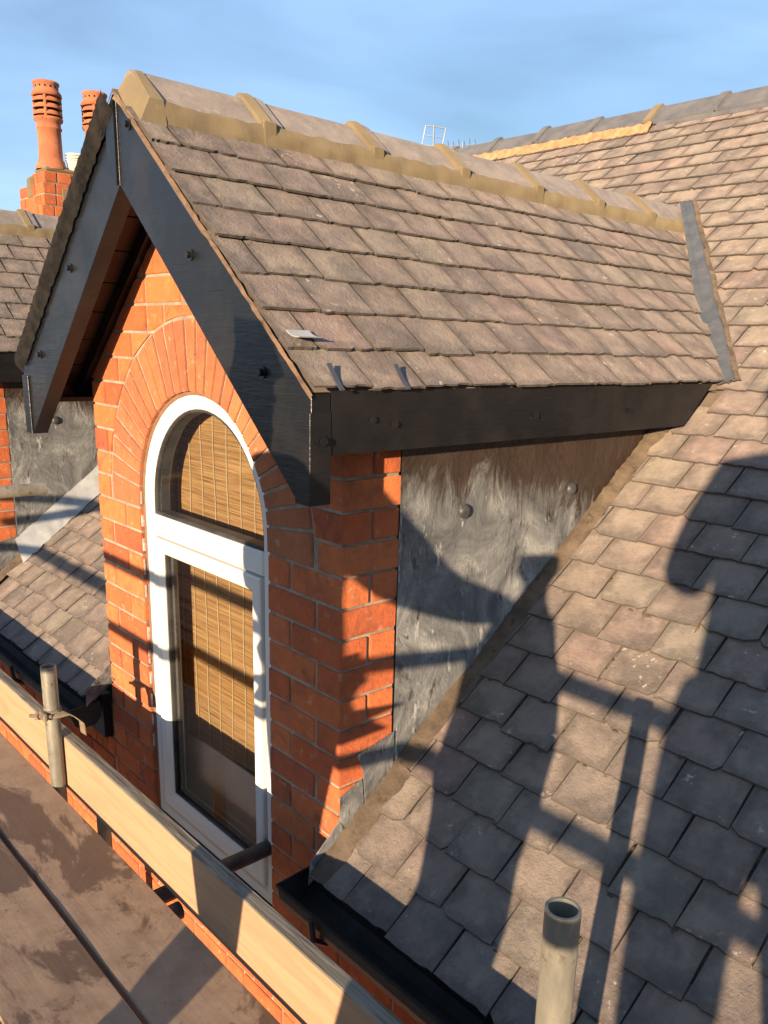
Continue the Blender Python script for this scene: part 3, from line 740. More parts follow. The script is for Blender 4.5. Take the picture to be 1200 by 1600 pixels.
# undercloak seen along the verge
for sg in (1, -1):
    e = Vector((XC + sg * (EX - XC - .002), 0, EZ - .012)); a = Vector((XC, 0, dorm_z(XC) - .012))
    lumpy_strip('verge_mortar', lambda t: (e.x + (a.x - e.x) * t, YF + .004, e.z + (a.z - e.z) * t), lambda t: (e.x + (a.x - e.x) * t, YF + .009, e.z + (a.z - e.z) * t + .010), 'verge', droof, 60, .003, .002, 8 + sg, 2, Vector((0, -1, 0)))
# the far verge: rough slate ends and bedding blackened with paint
e = Vector((2 * XC - EX, 0, EZ)); a = Vector((XC, 0, dorm_z(XC))); nl = Vector((-s_, 0, c_))
lumpy_strip('verge_edge', lambda t: e.lerp(a, t * .97) + Vector((0, YF + .004, 0)) - nl * .040, lambda t: e.lerp(a, t * .97) + Vector((0, YF - .004, 0)) + nl * .030, 'old_edge', droof, 200, .0055, .008, 17, 5, Vector((-.3, -1, 0)).normalized())
# ridge
RC = 1.812; LX, LZ = .118, .094
js = [-.150, .206, .608, 1.004, 1.410, 1.808, 2.200, 2.66]
for i in range(7):
    dz = random.uniform(-.003, .003)
    angle_ridge('ridge_tile', (XC, js[i] + (.0 if i == 0 else .012), RC + dz), (XC, js[i + 1] - .012, RC + dz + random.uniform(-.003, .002)), LX, LZ, .016, 'ridge', 'y', droof)
    if i:
        y = js[i]
        # raised joint: pointed mortar on the near side, bare collar beyond
        angle_ridge('joint_mortar', (XC, y - .030, RC + .009), (XC, y + .004, RC + .014), LX + .003, LZ - .002, .018, 'cement', 'y', droof)
        angle_ridge('joint_collar', (XC, y + .004, RC + .010), (XC, y + .040, RC + .007), LX + .001, LZ - .003, .016, 'ridge', 'y', droof)
for sg in (1, -1):
    lumpy_strip('ridge_mortar', lambda t: (XC + sg * (LX + .001), -.150 + 2.80 * t, RC - LZ + .004), lambda t: (XC + sg * (LX + .014), -.150 + 2.80 * t, dorm_z(XC + LX + .014) + .014), 'cement', droof, 160, .008, .006, 12 + sg, 4, Vector((sg, 0, .2)).normalized())
    for i in range(1, 7):             # mortar thickened under each joint
        y = js[i]; x0 = XC + sg * (LX - .004); x1 = XC + sg * (LX + .013)
        vv, ff = prism([(min(x0, x1), dorm_z(XC + LX) - .004), (max(x0, x1), dorm_z(XC + LX + .01) + (0)), (XC + sg * (LX + .012), RC - LZ + .012), (XC + sg * (LX - .006), RC - LZ + .020)] if sg > 0 else [(x1, dorm_z(XC + LX + .01)), (x0, dorm_z(XC + LX) - .004), (XC + sg * (LX - .006), RC - LZ + .020), (XC + sg * (LX + .012), RC - LZ + .012)], y - .028, y + .012, .004)
        link('joint_foot', mesh('joint_foot', vv, ff, 'cement'), droof)
ev = [(XC - LX - .02, -.196, dorm_z(XC + LX) - .02), (XC, -.199, dorm_z(XC) - .028), (XC + LX + .02, -.196, dorm_z(XC + LX) - .006), (XC + LX + .006, -.158, RC - LZ + .006), (XC + .016, -.142, RC - .003), (XC - .016, -.142, RC - .003), (XC - LX - .006, -.158, RC - LZ + .006)]
ev += [(x, -.12, z) for x, y, z in ev]
link('end_mortar', mesh('end_mortar', ev, [(0, 1, 5, 6), (1, 4, 5), (1, 2, 3, 4)] + [(i, 7 + i, 7 + (i + 1) % 7, (i + 1) % 7) for i in range(7)], 'cement'), droof)
# lead tab and two narrow dark strips on the near slope
def on_slope(y, v, h): return o2 + xa2 * (y - YF) + ya2 * v + xa2.cross(ya2) * h
def strap(name, y, v0, v1, w, mat, curl, h0=.021):
    V = []; F = []; n = 5; z = xa2.cross(ya2)
    for i in range(n + 1):
        t = i / n; p = on_slope(y, v0 + (v1 - v0) * t, h0 + curl * t * t); V += [p - xa2 * w / 2, p + xa2 * w / 2, p - xa2 * w / 2 - z * .003, p + xa2 * w / 2 - z * .003]
    for i in range(n):
        a = 4 * i; b = a + 4; F += [(a, a + 1, b + 1, b), (a + 3, a + 2, b + 2, b + 3), (a + 2, a, b, b + 2), (a + 1, a + 3, b + 3, b + 1)]
    F += [(0, 2, 3, 1), (4 * n, 4 * n + 1, 4 * n + 3, 4 * n + 2)]
    return link(name, mesh(name, V, F, mat), droof)
strap('lead_tab', -.150, .172, .128, .060, 'tab', .020, .022)
strap('dark_strip', -.135, -.010, .060, .012, 'dark_strip', .010)
strap('dark_strip', .055, -.010, .058, .012, 'dark_strip', .010)

# ---------------------------------------------------------------- bargeboards, soffit, fascia
BY0, BY1 = -.190, -.140
def barge(sg):
    e = .124; top = lambda x: dorm_z(x) - .012
    xa_ = XC + sg * .0015; xo = XC + sg * (e - XC)
    poly = [(xa_, top(XC)), (xo, top(e)), (xo, .812), (XC + sg * (.072 - XC), .812), (xa_, 1.531)]
    if sg < 0: poly = poly[::-1]
    v, f = prism(poly, BY0, BY1, .001)
    b = link('bargeboard', mesh('bargeboard', v, f, 'black'), dormer)
    xs = [XC + sg * (e - XC) , XC + sg * (.072 - XC)]
    boxes('end_block', [((min(xs) + (.0015 if sg > 0 else -.003), BY0 - .006, .806), (max(xs) + (.003 if sg > 0 else -.0015), BY1 + .0015, 1.005))], 'black', b, .0012)
    for bx, bz in ((.070, 1.665), (.36, 1.34), (.66, 1.08), (.52, 1.20))[:3]:
        x = XC + sg * bx
        vf = join_vf([tube_vf((x, BY0 + .001, bz), (x, BY0 - .004, bz), .0135, 14), tube_vf((x, BY0 - .004, bz), (x, BY0 - .014, bz), .0085, 6)])
        link('bolt', mesh('bolt', *vf, 'black'), b)
    x = XC + sg * (.124 - XC) + sg * .003
    vf = join_vf([tube_vf((x, -.165, .945), (x + sg * .004, -.165, .945), .0135, 14), tube_vf((x + sg * .004, -.165, .945), (x + sg * .013, -.165, .945), .0085, 6)])
    link('bolt', mesh('bolt', *vf, 'black'), b)
    # inner edge batten behind the board
    e0 = Vector((XC, 0, 1.531 + .03)); e1 = Vector((XC + sg * (.072 - XC), 0, .83 + .03))
    return b
bR = barge(1); bL = barge(-1)
v, f = prism([(XC - .052, 1.575), (XC - .002, 1.530), (XC - .002, dorm_z(XC) - .018), (XC - .052, dorm_z(XC - .052) - .018)], BY0 - .008, BY0 + .004, .0008)
link('cover_strip', mesh('cover_strip', v, f, 'black'), bL)
for sg in (1, -1):
    sofo = empty('soffit', (XC + sg * .4, -.07, 1.2), None, None); attach(sofo, dormer)
    L = (EX - XC - .02) / c_; nb = 8; wv = L / nb
    for i in range(nb):
        a0 = .012 + i * wv; a1 = a0 + wv - .006
        p0 = Vector((XC + sg * (EX - XC - .01 - a0 * c_), 0, EZ - .012 + a0 * s_ - .068)); p1 = Vector((XC + sg * (EX - XC - .01 - a1 * c_), 0, EZ - .012 + a1 * s_ - .068))
        dn = Vector((-sg * s_, 0, -c_)) * .016
        pl = [(p0.x, p0.z), (p1.x, p1.z), (p1.x + dn.x, p1.z + dn.z), (p0.x + dn.x, p0.z + dn.z)]
        v, f = prism(pl, BY1 + .001, .020); link('soffit_board', mesh('soffit_board', v, f, 'soffit'), sofo)
    # black batten against the wall, under the soffit
    a0, a1 = .05, L - .02
    p0 = Vector((XC + sg * (EX - XC - .01 - a0 * c_), 0, EZ + a0 * s_ - .098)); p1 = Vector((XC + sg * (EX - XC - .01 - a1 * c_), 0, EZ + a1 * s_ - .098)); dn = Vector((-sg * s_, 0, -c_)) * .045
    v, f = prism([(p0.x, p0.z), (p1.x, p1.z), (p1.x + dn.x, p1.z + dn.z), (p0.x + dn.x, p0.z + dn.z)], -.026, -.0035); link('wall_batten', mesh('wall_batten', v, f, 'black'), sofo)
    # eaves fascia
    x0, x1 = (.098, .122) if sg > 0 else (2 * XC - .122, 2 * XC - .098)
    yb0, yb1 = BY1 + .003, 1.365
    V = []; F = []
    S = 24
    for i in range(S + 1):
        t = i / S; y0 = yb0 + (yb1 - yb0) * t; yt = yb0 + (1.515 - yb0) * t
        V += [(x0, yt, EZ + .004), (x1 + .006, yt, EZ + .004), (x1, y0, .912), (x0, y0, .912)]
    for i in range(S):
        for j in range(4): k = (j + 1) % 4; F.append((4 * i + j, 4 * i + k, 4 * i + 4 + k, 4 * i + 4 + j))
    F += [(0, 1, 2, 3), (4 * S + 3, 4 * S + 2, 4 * S + 1, 4 * S)]
    fa = link('fascia', mesh('fascia', V, F, 'black'), dormer)
    xo = x1 if sg > 0 else x0
    for y, z in ((-.022, .985), (.045, .972), (.56, .975), (1.02, .972)):
        vf = join_vf([tube_vf((xo, y, z), (xo + sg * .003, y, z), .0125, 14), tube_vf((xo + sg * .003, y, z), (xo + sg * .011, y, z), .008, 6)]); link('bolt', mesh('bolt', *vf, 'black'), fa)
    # board under the eaves back to the cheek
    xs = (-.01, .100) if sg > 0 else (2 * XC - .100, 2 * XC + .01)
    boxes('eaves_soffit', [((xs[0], BY1 + .004, .921), (xs[1], 1.36, .935))], 'black', fa)

# ---------------------------------------------------------------- lead cheeks, flashings, valleys
def cheek(sg):
    """sheet lead side with a slow dent pattern"""
    X0 = .0 if sg > 0 else 2 * XC
    NY, NZ = 46, 30; V = []; F = []; y0, y1 = RD + .002, 1.52
    for i in range(NY + 1):
        y = y0 + (y1 - y0) * i / NY; zb = main_z(y) - .02; zt = max(.93, zb + .001)
        for j in range(NZ + 1):
            z = zb + (zt - zb) * j / NZ
            d = mnoise.noise(Vector((y * 3.1, z * 2.2, 1.0 + sg))) * .013 + mnoise.noise(Vector((y * 9, z * 5.5, 4))) * .007; d = max(d, -.004)
            V.append((X0 + sg * d * (1 if i else .2), y, z))
    for i in range(NY):
        for j in range(NZ): k = i * (NZ + 1) + j; F.append((k, k + NZ + 1, k + NZ + 2, k + 1))
    o = link('cheek', mesh('cheek', V, F, 'lead_cheek', smooth=True), dormer)
    for y, z in ((.435, .705), (.93, .722), (1.0, .60))[:2]:
        v, f = lathe_vf([(.0215, 0), (.0200, .004), (.0165, .0085), (.010, .0112), (.004, .0120), (.0, .0121)], (0, 0, 0), 20)
        v = [(X0 + sg * (c + .001), y + a, z + b) for a, b, c in v]; link('fixing_dot', mesh('fixing_dot', v, f, 'lead_dark', smooth=True), o)
    # cement and lead fillet at the foot of the cheek
    nn = Vector((sg * .5, -.35, .79)).normalized()
    lumpy_strip('fillet', lambda t: (X0 + sg * .004, RD + .0 + 1.22 * t, main_z(RD + 1.22 * t) + .040), lambda t: (X0 + sg * .056, RD + 1.22 * t, main_z(RD + 1.22 * t) + .020), 'fillet', o, 90, .007, .004, 21, 5, nn)
    lumpy_strip('fillet', lambda t: (X0 + sg * .012, -.10 + .30 * t, main_z(-.10 + .30 * t) + .040), lambda t: (X0 + sg * .070, -.10 + .30 * t, main_z(-.10 + .30 * t) + .020), 'fillet', o, 26, .005, .003, 33, 4, nn)
    # stepped lead pieces dressed up the brick return
    def step(pl):
        v, f = prism([(a, b) for a, b in pl], 0, .003); v = [((0.0025 if sg > 0 else 2 * XC - .0025) + sg * (.004 - b - .0), a, c) for a, b, c in v]
        return link('lead_step', mesh('lead_step', v, f, 'lead'), o)
    step([(.188, main_z(.188)), (.188, .112), (.055, .082), (.078, .030), (.090, main_z(.09))])
    step([(.085, main_z(.085)), (.075, .005), (-.001, -.022), (-.001, -.10), (.02, main_z(.02))])
    step([(.03, main_z(.03)), (-.001, -.092), (-.100, main_z(-.10) + .060), (-.105, main_z(-.105)), (-.05, main_z(-.05))])
    return o
chR = cheek(1); chL = cheek(-1)
def valley(sg):
    top = Vector((XC + sg * .035, valley_y(RC) - .05, RC - .012)); bot = Vector((XC + sg * (EX - XC - .018), valley_y(EZ) - .055, EZ - .026))
    V = []; F = []; S = 30; nd = Vector((sg * s_, 0, c_)); ndm = Vector((0, -.6, .8))
    # directions away from the valley on either roof
    along = (bot - top).normalized(); a_d = nd.cross(along) * -sg; a_m = ndm.cross(along) * sg
    if a_d.y > 0: a_d = -a_d
    if a_m.x * sg < 0: a_m = -a_m
    for i in range(S + 1):
        t = i / S; p = top.lerp(bot, t); w = .006 * mnoise.noise(Vector((t * 9, 2, sg))); w2 = .006 * mnoise.noise(Vector((t * 11, 7, sg)))
        wd = .75 + .35 * t; V += [p + a_d * (.034 * wd + w) + nd * .014, p + a_d * (.028 * wd + w) + nd * .027, p + nd * .022 + ndm * .010, p + a_m * (.056 * wd + w2) + ndm * .030, p + a_m * (.066 * wd + w2) + ndm * .020]
    for i in range(S):
        for j in range(4): k = 5 * i + j; F.append((k, k + 1, k + 6, k + 5))
    o = link('valley_lead', mesh('valley_lead', V, F, 'lead_valley'), droof)
    lumpy_strip('valley_mortar', lambda t: V[5 * min(S, int(t * S)) + 4] + ndm * .004, lambda t: V[5 * min(S, int(t * S)) + 4] + a_m * .018 - ndm * .002, 'fillet', droof, 30, .005, .004, 41, 3, ndm)
    return o
valley(1); valley(-1)

# register children for copying, then copy the dormer to the left
for o in C.objects:
    if o.parent: KIDS.setdefault(o.parent.name, []).append(o)
d2 = copy_tree(dormer, None, Vector((-SPACING, 0, 0)))
c2 = [o for o in C.objects if o.parent == d2 and o.name.startswith('cheek')][0]
fx = -SPACING
lumpy_strip('lead_flashing', lambda t: (fx + .014, .17 + 1.1 * t, main_z(.17 + 1.1 * t) + .135), lambda t: (fx + .105, .17 + 1.1 * t, main_z(.17 + 1.1 * t) + .024), 'tab', c2, 60, .010, .004, 51, 6, Vector((.6, -.3, .74)).normalized())
d2['label'] = 'far left dormer, only its slates, lead side and brick corner in view'

# ---------------------------------------------------------------- blinds and rooms behind the windows
def blind(off, label):
    root = empty('bamboo_blind', (XC + off, .155, -.6), label, 'blind', 'blinds behind the dormer windows')
    v, f = prism([(XC + off + a * .40, z) for a, z in ((-1, -.30), (1, -.25), (1, .62))] + [(XC + off + .40 * math.cos(math.pi * i / 16), .62 + .40 * math.sin(math.pi * i / 16)) for i in range(1, 16)] + [(XC + off - .40, .62)], .140, .146)
    link('reeds', mesh('reeds', v, f, 'reed'), root)
    for i in range(10):
        x = XC + off - .36 + i * .08; cur = []
        for j in range(13):
            z0 = -.275 + j * .100
            if abs(x - XC - off) > .36 and z0 > .6: continue
            cur.append((x + .004 * math.sin(j * 1.3 + i), .137, z0))
        zt = .62 + math.sqrt(max(.0, .40 ** 2 - (x - XC - off) ** 2)) - .01
        cur = [c for c in cur if c[2] < zt]
        vf = join_vf([tube_vf(a, b, .0018, 5) for a, b in zip(cur, cur[1:])]); link('cord', mesh('cord', *vf, 'cord'), root)
    return root
wc = boxes('window_reflection', [((XC - .40, .150, -.60), (XC + .40, .156, -.30))], 'glass_reflection'); tag(wc, 'pale sheet painted as the glass reflection below the bamboo blind', 'glass_reflection')  # sheet added to paint the pale reflection low in the window
blind(0, 'brown bamboo blind hanging behind the arched window')
boxes_o = boxes('dormer_room', [((XC - HW + .01, .19, -.66), (XC - HW + .03, 1.1, .90)), ((XC + HW - .03, .19, -.66), (XC + HW - .02, 1.1, .90)), ((XC - HW + .01, 1.1, -.66), (XC + HW - .02, 1.12, 1.2)), ((XC - HW + .01, .19, -.68), (XC + HW - .02, 1.12, -.661))], 'dark_room'); tag(boxes_o, kind='structure')

# ================================================================= CHIMNEY
CHX, CHY = -5.35, 1.40
chim = empty('chimney', (CHX - .25, CHY + .35, main_z(CHY)), 'red brick chimney stack with two louvred pots behind the far dormer', 'chimney')
def stack_tier(x0, x1, y0, y1, z0, n, seed):
    boxes('mortar_core', [((x0 + .006, y0 + .006, z0), (x1 - .006, y1 - .006, z0 + n * CO - .004))], 'mortar', chim)
    rr = random.Random(seed)
    for k in range(n):
        za, zb = z0 + k * CO + .004, z0 + (k + 1) * CO - .006
        x = x0; i = k % 2
        while x < x1 - .02:
            L = min(.215 if i % 2 else .102, x1 - x)
            if x1 - x - L < .06: L = x1 - x
            brick_obj(x, x + L, y0, y0 + .09, za, zb, chim); x += L + JT; i += 1
        y = y0 + .10; i = k % 2
        while y < y1 - .02:
            L = min(.215 if i % 2 else .102, y1 - y)
            if y1 - y - L < .06: L = y1 - y
            brick_obj(x1 - .09, x1, y, y + L, za, zb, chim); y += L + JT; i += 1
Z0 = 2.345
stack_tier(CHX - .26, CHX, CHY, CHY + .80, Z0 - CO, 1, 1)
stack_tier(CHX - .50, CHX + .012, CHY - .02, CHY + .82, Z0 - 3 * CO, 2, 2)
stack_tier(CHX - .72, CHX + .03, CHY - .05, CHY + .86, Z0 - 6 * CO, 3, 3)
stack_tier(CHX - .62, CHX + .0, CHY, CHY + .80, Z0 - 20 * CO, 14, 4)
boxes('cement_patch', [((CHX - .33, CHY - .026, Z0 - 2 * CO - .02), (CHX - .22, CHY + .05, Z0 - .02))], 'cement', chim, .02)
boxes('flaunching', [((CHX - .235, CHY + .01, Z0 - .002), (CHX - .01, CHY + .78, Z0 + .03))], 'cement', chim, .012)
boxes('cement_patch', [((CHX + .004, CHY + .12, Z0 - 3.2 * CO), (CHX + .02, CHY + .45, Z0 - 1.4 * CO))], 'cement', chim, .006)
def pot(cx, cy, z, s, label):
    root = empty('chimney_pot', (cx, cy, z), label, 'chimney pot', 'louvred clay chimney pots')
    P = lambda prof: [(r * s, h * s) for r, h in prof]
    link('shaft', mesh('shaft', *lathe_vf(P([(.150, 0), (.150, .03), (.132, .05), (.125, .09), (.113, .10), (.110, .36), (.122, .37), (.122, .385), (.113, .39), (.113, .43), (.135, .445), (.140, .465), (.125, .475), (.08, .476)]), (cx, cy, z), 28), 'terracotta', smooth=True), root)
    link('flue', mesh('flue', *lathe_vf(P([(.075, .47), (.075, .70)]), (cx, cy, z), 16), 'pot_dark'), root)
    for k in range(3):
        h = .495 + k * .060
        link('louvre', mesh('louvre', *lathe_vf(P([(.098, h + .040), (.118, h + .030), (.138, h), (.134, h - .008), (.094, h + .028), (.098, h + .040)]), (cx, cy, z), 28), 'terracotta', smooth=True), root)
    for a in range(4):
        t = a * math.pi / 2 + 1.05; x = cx + math.cos(t) * .120 * s; y = cy + math.sin(t) * .120 * s
        link('post', mesh('post', *tube_vf((x, y, z + .47 * s), (x, y, z + .69 * s), .016 * s, 8), 'terracotta'), root)
    cr = link('crown', mesh('crown', *lathe_vf(P([(.09, .665), (.142, .662), (.138, .690), (.118, .715), (.113, .722), (.113, .758), (.124, .766), (.124, .784), (.112, .792), (.085, .790), (.080, .70), (.09, .665)]), (cx, cy, z), 28), 'terracotta', smooth=True), root)
    for a in range(14):
        t = a * 2 * math.pi / 14; d = Vector((math.cos(t), math.sin(t), 0)); p = Vector((cx, cy, z + .740 * s))
        link('vent_disc', mesh('vent_disc', *tube_vf(p + d * .10 * s, p + d * .1145 * s, .010 * s, 8), 'pot_dark'), cr)  # dark discs painted as shaded openings, the crown is not pierced
    return root
pot(CHX - .118, CHY + .105, Z0 + .02, .775, 'left clay chimney pot, louvred top fully in view')
pot(CHX - .118, CHY + .485, Z0 + .02, .775, 'right clay chimney pot, half hidden behind the black gable edge')
ter = empty('flue_terminal', (CHX - .06, CHY + .275, Z0 + .03), 'small cream louvred flue cap between the two clay pots', 'flue cap')
link('base', mesh('base', *lathe_vf([(.0, 0), (.066, 0), (.066, .055), (.072, .060), (.072, .066), (.05, .068)], (CHX - .06, CHY + .275, Z0 + .028), 20), 'cream', smooth=True), ter)
for k in range(3): link('louvre', mesh('louvre', *lathe_vf([(.045, .070 + k * .020), (.078, .074 + k * .020), (.078, .082 + k * .020), (.045, .086 + k * .020)], (CHX - .06, CHY + .275, Z0 + .028), 20), 'cream', smooth=True), ter)

# ---------------------------------------------------------------- television aerials beyond the ridge
ae = empty('television_aerial', (-3.96, 4.16, 1.95), 'square grid television aerial against the sky above the dormer ridge', 'aerial')
vf = tube_vf((-3.96, 4.16, 1.9), (-3.96, 4.16, 2.93), .007, 8); link('mast', mesh('mast', *vf, 'alu'), ae)
r_ = Vector((.70, .71, -.12)).normalized(); u_ = Vector((.12, .12, .97)).normalized(); oc = Vector((-3.965, 4.165, 2.84))
fr = [oc + r_ * a + u_ * b for a, b in ((-.085, -.075), (.085, -.075), (.085, .075), (-.085, .075))]
for i in range(4): link('frame_bar', mesh('frame_bar', *tube_vf(fr[i], fr[(i + 1) % 4], .005, 6), 'alu'), ae)
link('frame_bar', mesh('frame_bar', *tube_vf(oc - r_ * .085, oc + r_ * .085, .004, 6), 'alu'), ae)
ab = empty('yagi_aerial', (-3.79, 4.34, 1.9), 'thin many-armed aerial right of the grid aerial above the ridge', 'aerial')
link('mast', mesh('mast', *tube_vf((-3.79, 4.34, 1.8), (-3.79, 4.34, 2.80), .006, 8), 'alu'), ab)
b0, b1 = Vector((-3.87, 4.25, 2.765)), Vector((-3.72, 4.42, 2.79)); link('boom', mesh('boom', *tube_vf(b0, b1, .004, 6), 'alu'), ab)
for i in range(6):
    p = b0.lerp(b1, i / 5); d = Vector((.02, -.03, .028 if i % 2 else .04)); link('element', mesh('element', *tube_vf(p - d, p + d, .003, 6), 'alu'), ab)

# ================================================================= SCAFFOLD
DZ = -.290                            # top of the deck
TY = -.352                            # front face of the toe board
x0, x1 = -3.6, 2.6
toe = None
def plank(name, a, b, mats, label, cat, group=None, warp=.003, seed=1):
    """long board with slightly uneven edges; mats: side and top"""
    V = []; F = []; MI = []; S = 60; bv = .003
    for i in range(S + 1):
        t = i / S; x = a[0] + (b[0] - a[0]) * t
        dz = mnoise.noise(Vector((x * .8, seed, 1))) * warp; dy = mnoise.noise(Vector((x * 1.1, seed, 5))) * warp
        e = [mnoise.noise(Vector((x * 9, seed, q))) * .0012 for q in range(4)]
        V += [(x, a[1] + dy + e[0], a[2] + dz + bv), (x, a[1] + dy + e[0], b[2] + dz - bv + e[1]), (x, a[1] + dy + bv, b[2] + dz + e[1]), (x, b[1] + dy - bv, b[2] + dz + e[2]), (x, b[1] + dy + e[3], b[2] + dz - bv), (x, b[1] + dy + e[3], a[2] + dz)]
    for i in range(S):
        for j in range(6): k = (j + 1) % 6; F.append((6 * i + j, 6 * i + 6 + j, 6 * i + 6 + k, 6 * i + k)); MI.append(1 if j in (1, 2, 3) else 0)
    F += [(0, 1, 2, 3, 4, 5), tuple(range(6 * S, 6 * S + 6))[::-1]]; MI += [0, 0]
    o = link(name, mesh(name, V, F, mats, MI)); tag(o, label, cat, group); return o
plank('toe_board', (x0, TY, -.318), (x1, TY + .039, -.127), ['toe', 'toe_top'], 'upright pale scaffold board on edge along the front of the dormer', 'board')
ys = [-.399, -.628, -.869, -1.110, -1.351, -1.592]; lb = ['stained scaffold plank nearest the wall, beside the upright board', 'stained scaffold plank at the bottom left corner, second from the wall', 'third scaffold plank from the wall, under the camera', 'fourth scaffold plank from the wall, behind the camera', 'fifth scaffold plank from the wall, behind the camera', 'outermost scaffold plank, behind the camera']
for i, y in enumerate(ys):
    plank('scaffold_plank', (x0 - .2 + .1 * (i % 3), y - (.215 if i == 0 else .228), DZ - .038), (x1 + .5, y, DZ + random.uniform(-.002, .002)), ['deck', 'deck'], lb[i], 'plank', 'scaffold deck planks', .0025, 10 + i)
def tube(p0, p1, label, group='scaffold tubes', mat='galv'):
    p0 = Vector(p0); p1 = Vector(p1)
    v, f = tube_vf(p0, p1, .02415, 28, .0200); o = link('scaffold_tube', mesh('scaffold_tube', v, f, mat, smooth=True)); tag(o, label, 'scaffold tube', group)
    md = o.modifiers.new('edge', 'EDGE_SPLIT'); md.split_angle = R(40); return o
tube((-1.015, TY - .0255, .124), (-1.006, TY - .0255, -1.6), 'short upright scaffold tube with a board clamp at the left')
tube((1.006, -.436, .436), (1.018, -.436, -1.6), 'upright scaffold tube end standing in front of the slates at the bottom')
tube((-1.812, -.055, .552), (-1.80, -2.3, .560), 'level scaffold tube end pointing at the far dormer from the left edge')
tube((-.366, .036, -.373), (-.366, -2.1, -.380), 'level scaffold tube poking past the toe board to the window', mat='steel_dark')
tube((-.255, -.345, -.354), (-.255, -2.1, -.354), 'cross tube end under the deck planks, dark in the gap', mat='steel_dark')
tube((-1.75, -.345, -.354), (-1.75, -2.1, -.354), 'left cross tube under the deck planks')
tube((1.9, -.345, -.354), (1.9, -2.1, -.354), 'right cross tube under the deck planks')
tube((-1.10, -.20, -.45), (-1.10, -.20, -2.4), 'upright tube seen in the gap below the toe board')
tube((-3.5, -1.96, -.405), (2.9, -1.96, -.405), 'outer ledger tube under the deck, behind the camera')
tube((-3.5, -1.96, .372), (2.9, -1.96, .372), 'middle guard rail on the outer side of the deck')
tube((-3.5, -1.96, .640), (2.9, -1.96, .640), 'top guard rail on the outer side of the deck')
tube((-3.35, -2.01, .95), (-3.35, -2.01, -8), 'left outer standard of the scaffold')
tube((2.75, -2.01, .95), (2.75, -2.01, -8), 'right outer standard of the scaffold')
# board clamp on the left tube
cl = empty('board_clamp', (-1.012, TY - .02, -.04), 'rusty board clamp holding the upright board to the tube', 'clamp')
tx, ty = -1.012, TY - .0255; CZ = -.085
link('band', mesh('band', *lathe_vf([(.0245, -.014), (.0285, -.014), (.0290, .012), (.0245, .012)], (tx, ty, .052 + CZ), 20), 'rust', smooth=True), cl)
pts = [(tx + .018, ty - .018, .050), (tx + .040, ty - .004, .056), (tx + .052, ty + .022, .062), (tx + .058, ty + .040, .050), (tx + .062, ty + .066, .020), (tx + .064, ty + .068, -.020)]
V = []; F = []
for i, q in enumerate(pts):
    q = Vector(q) + Vector((0, 0, CZ)); V += [q + Vector((-.016, 0, .0)), q + Vector((.016, .004, .0)), q + Vector((-.016, .003, -.006)), q + Vector((.016, .007, -.006))]
for i in range(len(pts) - 1):
    a = 4 * i; b = a + 4; F += [(a, a + 1, b + 1, b), (a + 2, b + 2, b + 3, a + 3), (a, b, b + 2, a + 2), (a + 1, a + 3, b + 3, b + 1)]
F += [(0, 2, 3, 1), (4 * len(pts) - 4, 4 * len(pts) - 3, 4 * len(pts) - 1, 4 * len(pts) - 2)]
link('strap', mesh('strap', V, F, 'rust'), cl)
bp0 = Vector((tx - .052, ty - .052, .034 + CZ)); bp1 = Vector((tx + .036, ty - .014, .052 + CZ))
link('bolt', mesh('bolt', *tube_vf(bp0, bp1, .0062, 10), 'rust', smooth=True), cl)
link('nut', mesh('nut', *tube_vf(bp0.lerp(bp1, .30), bp0.lerp(bp1, .45), .0135, 6), 'rust'), cl)
link('flap', mesh('flap', *box_vf((tx - .012, ty - .040, .036 + CZ), (tx + .034, ty - .026, .064 + CZ), .004), 'rust'), cl)

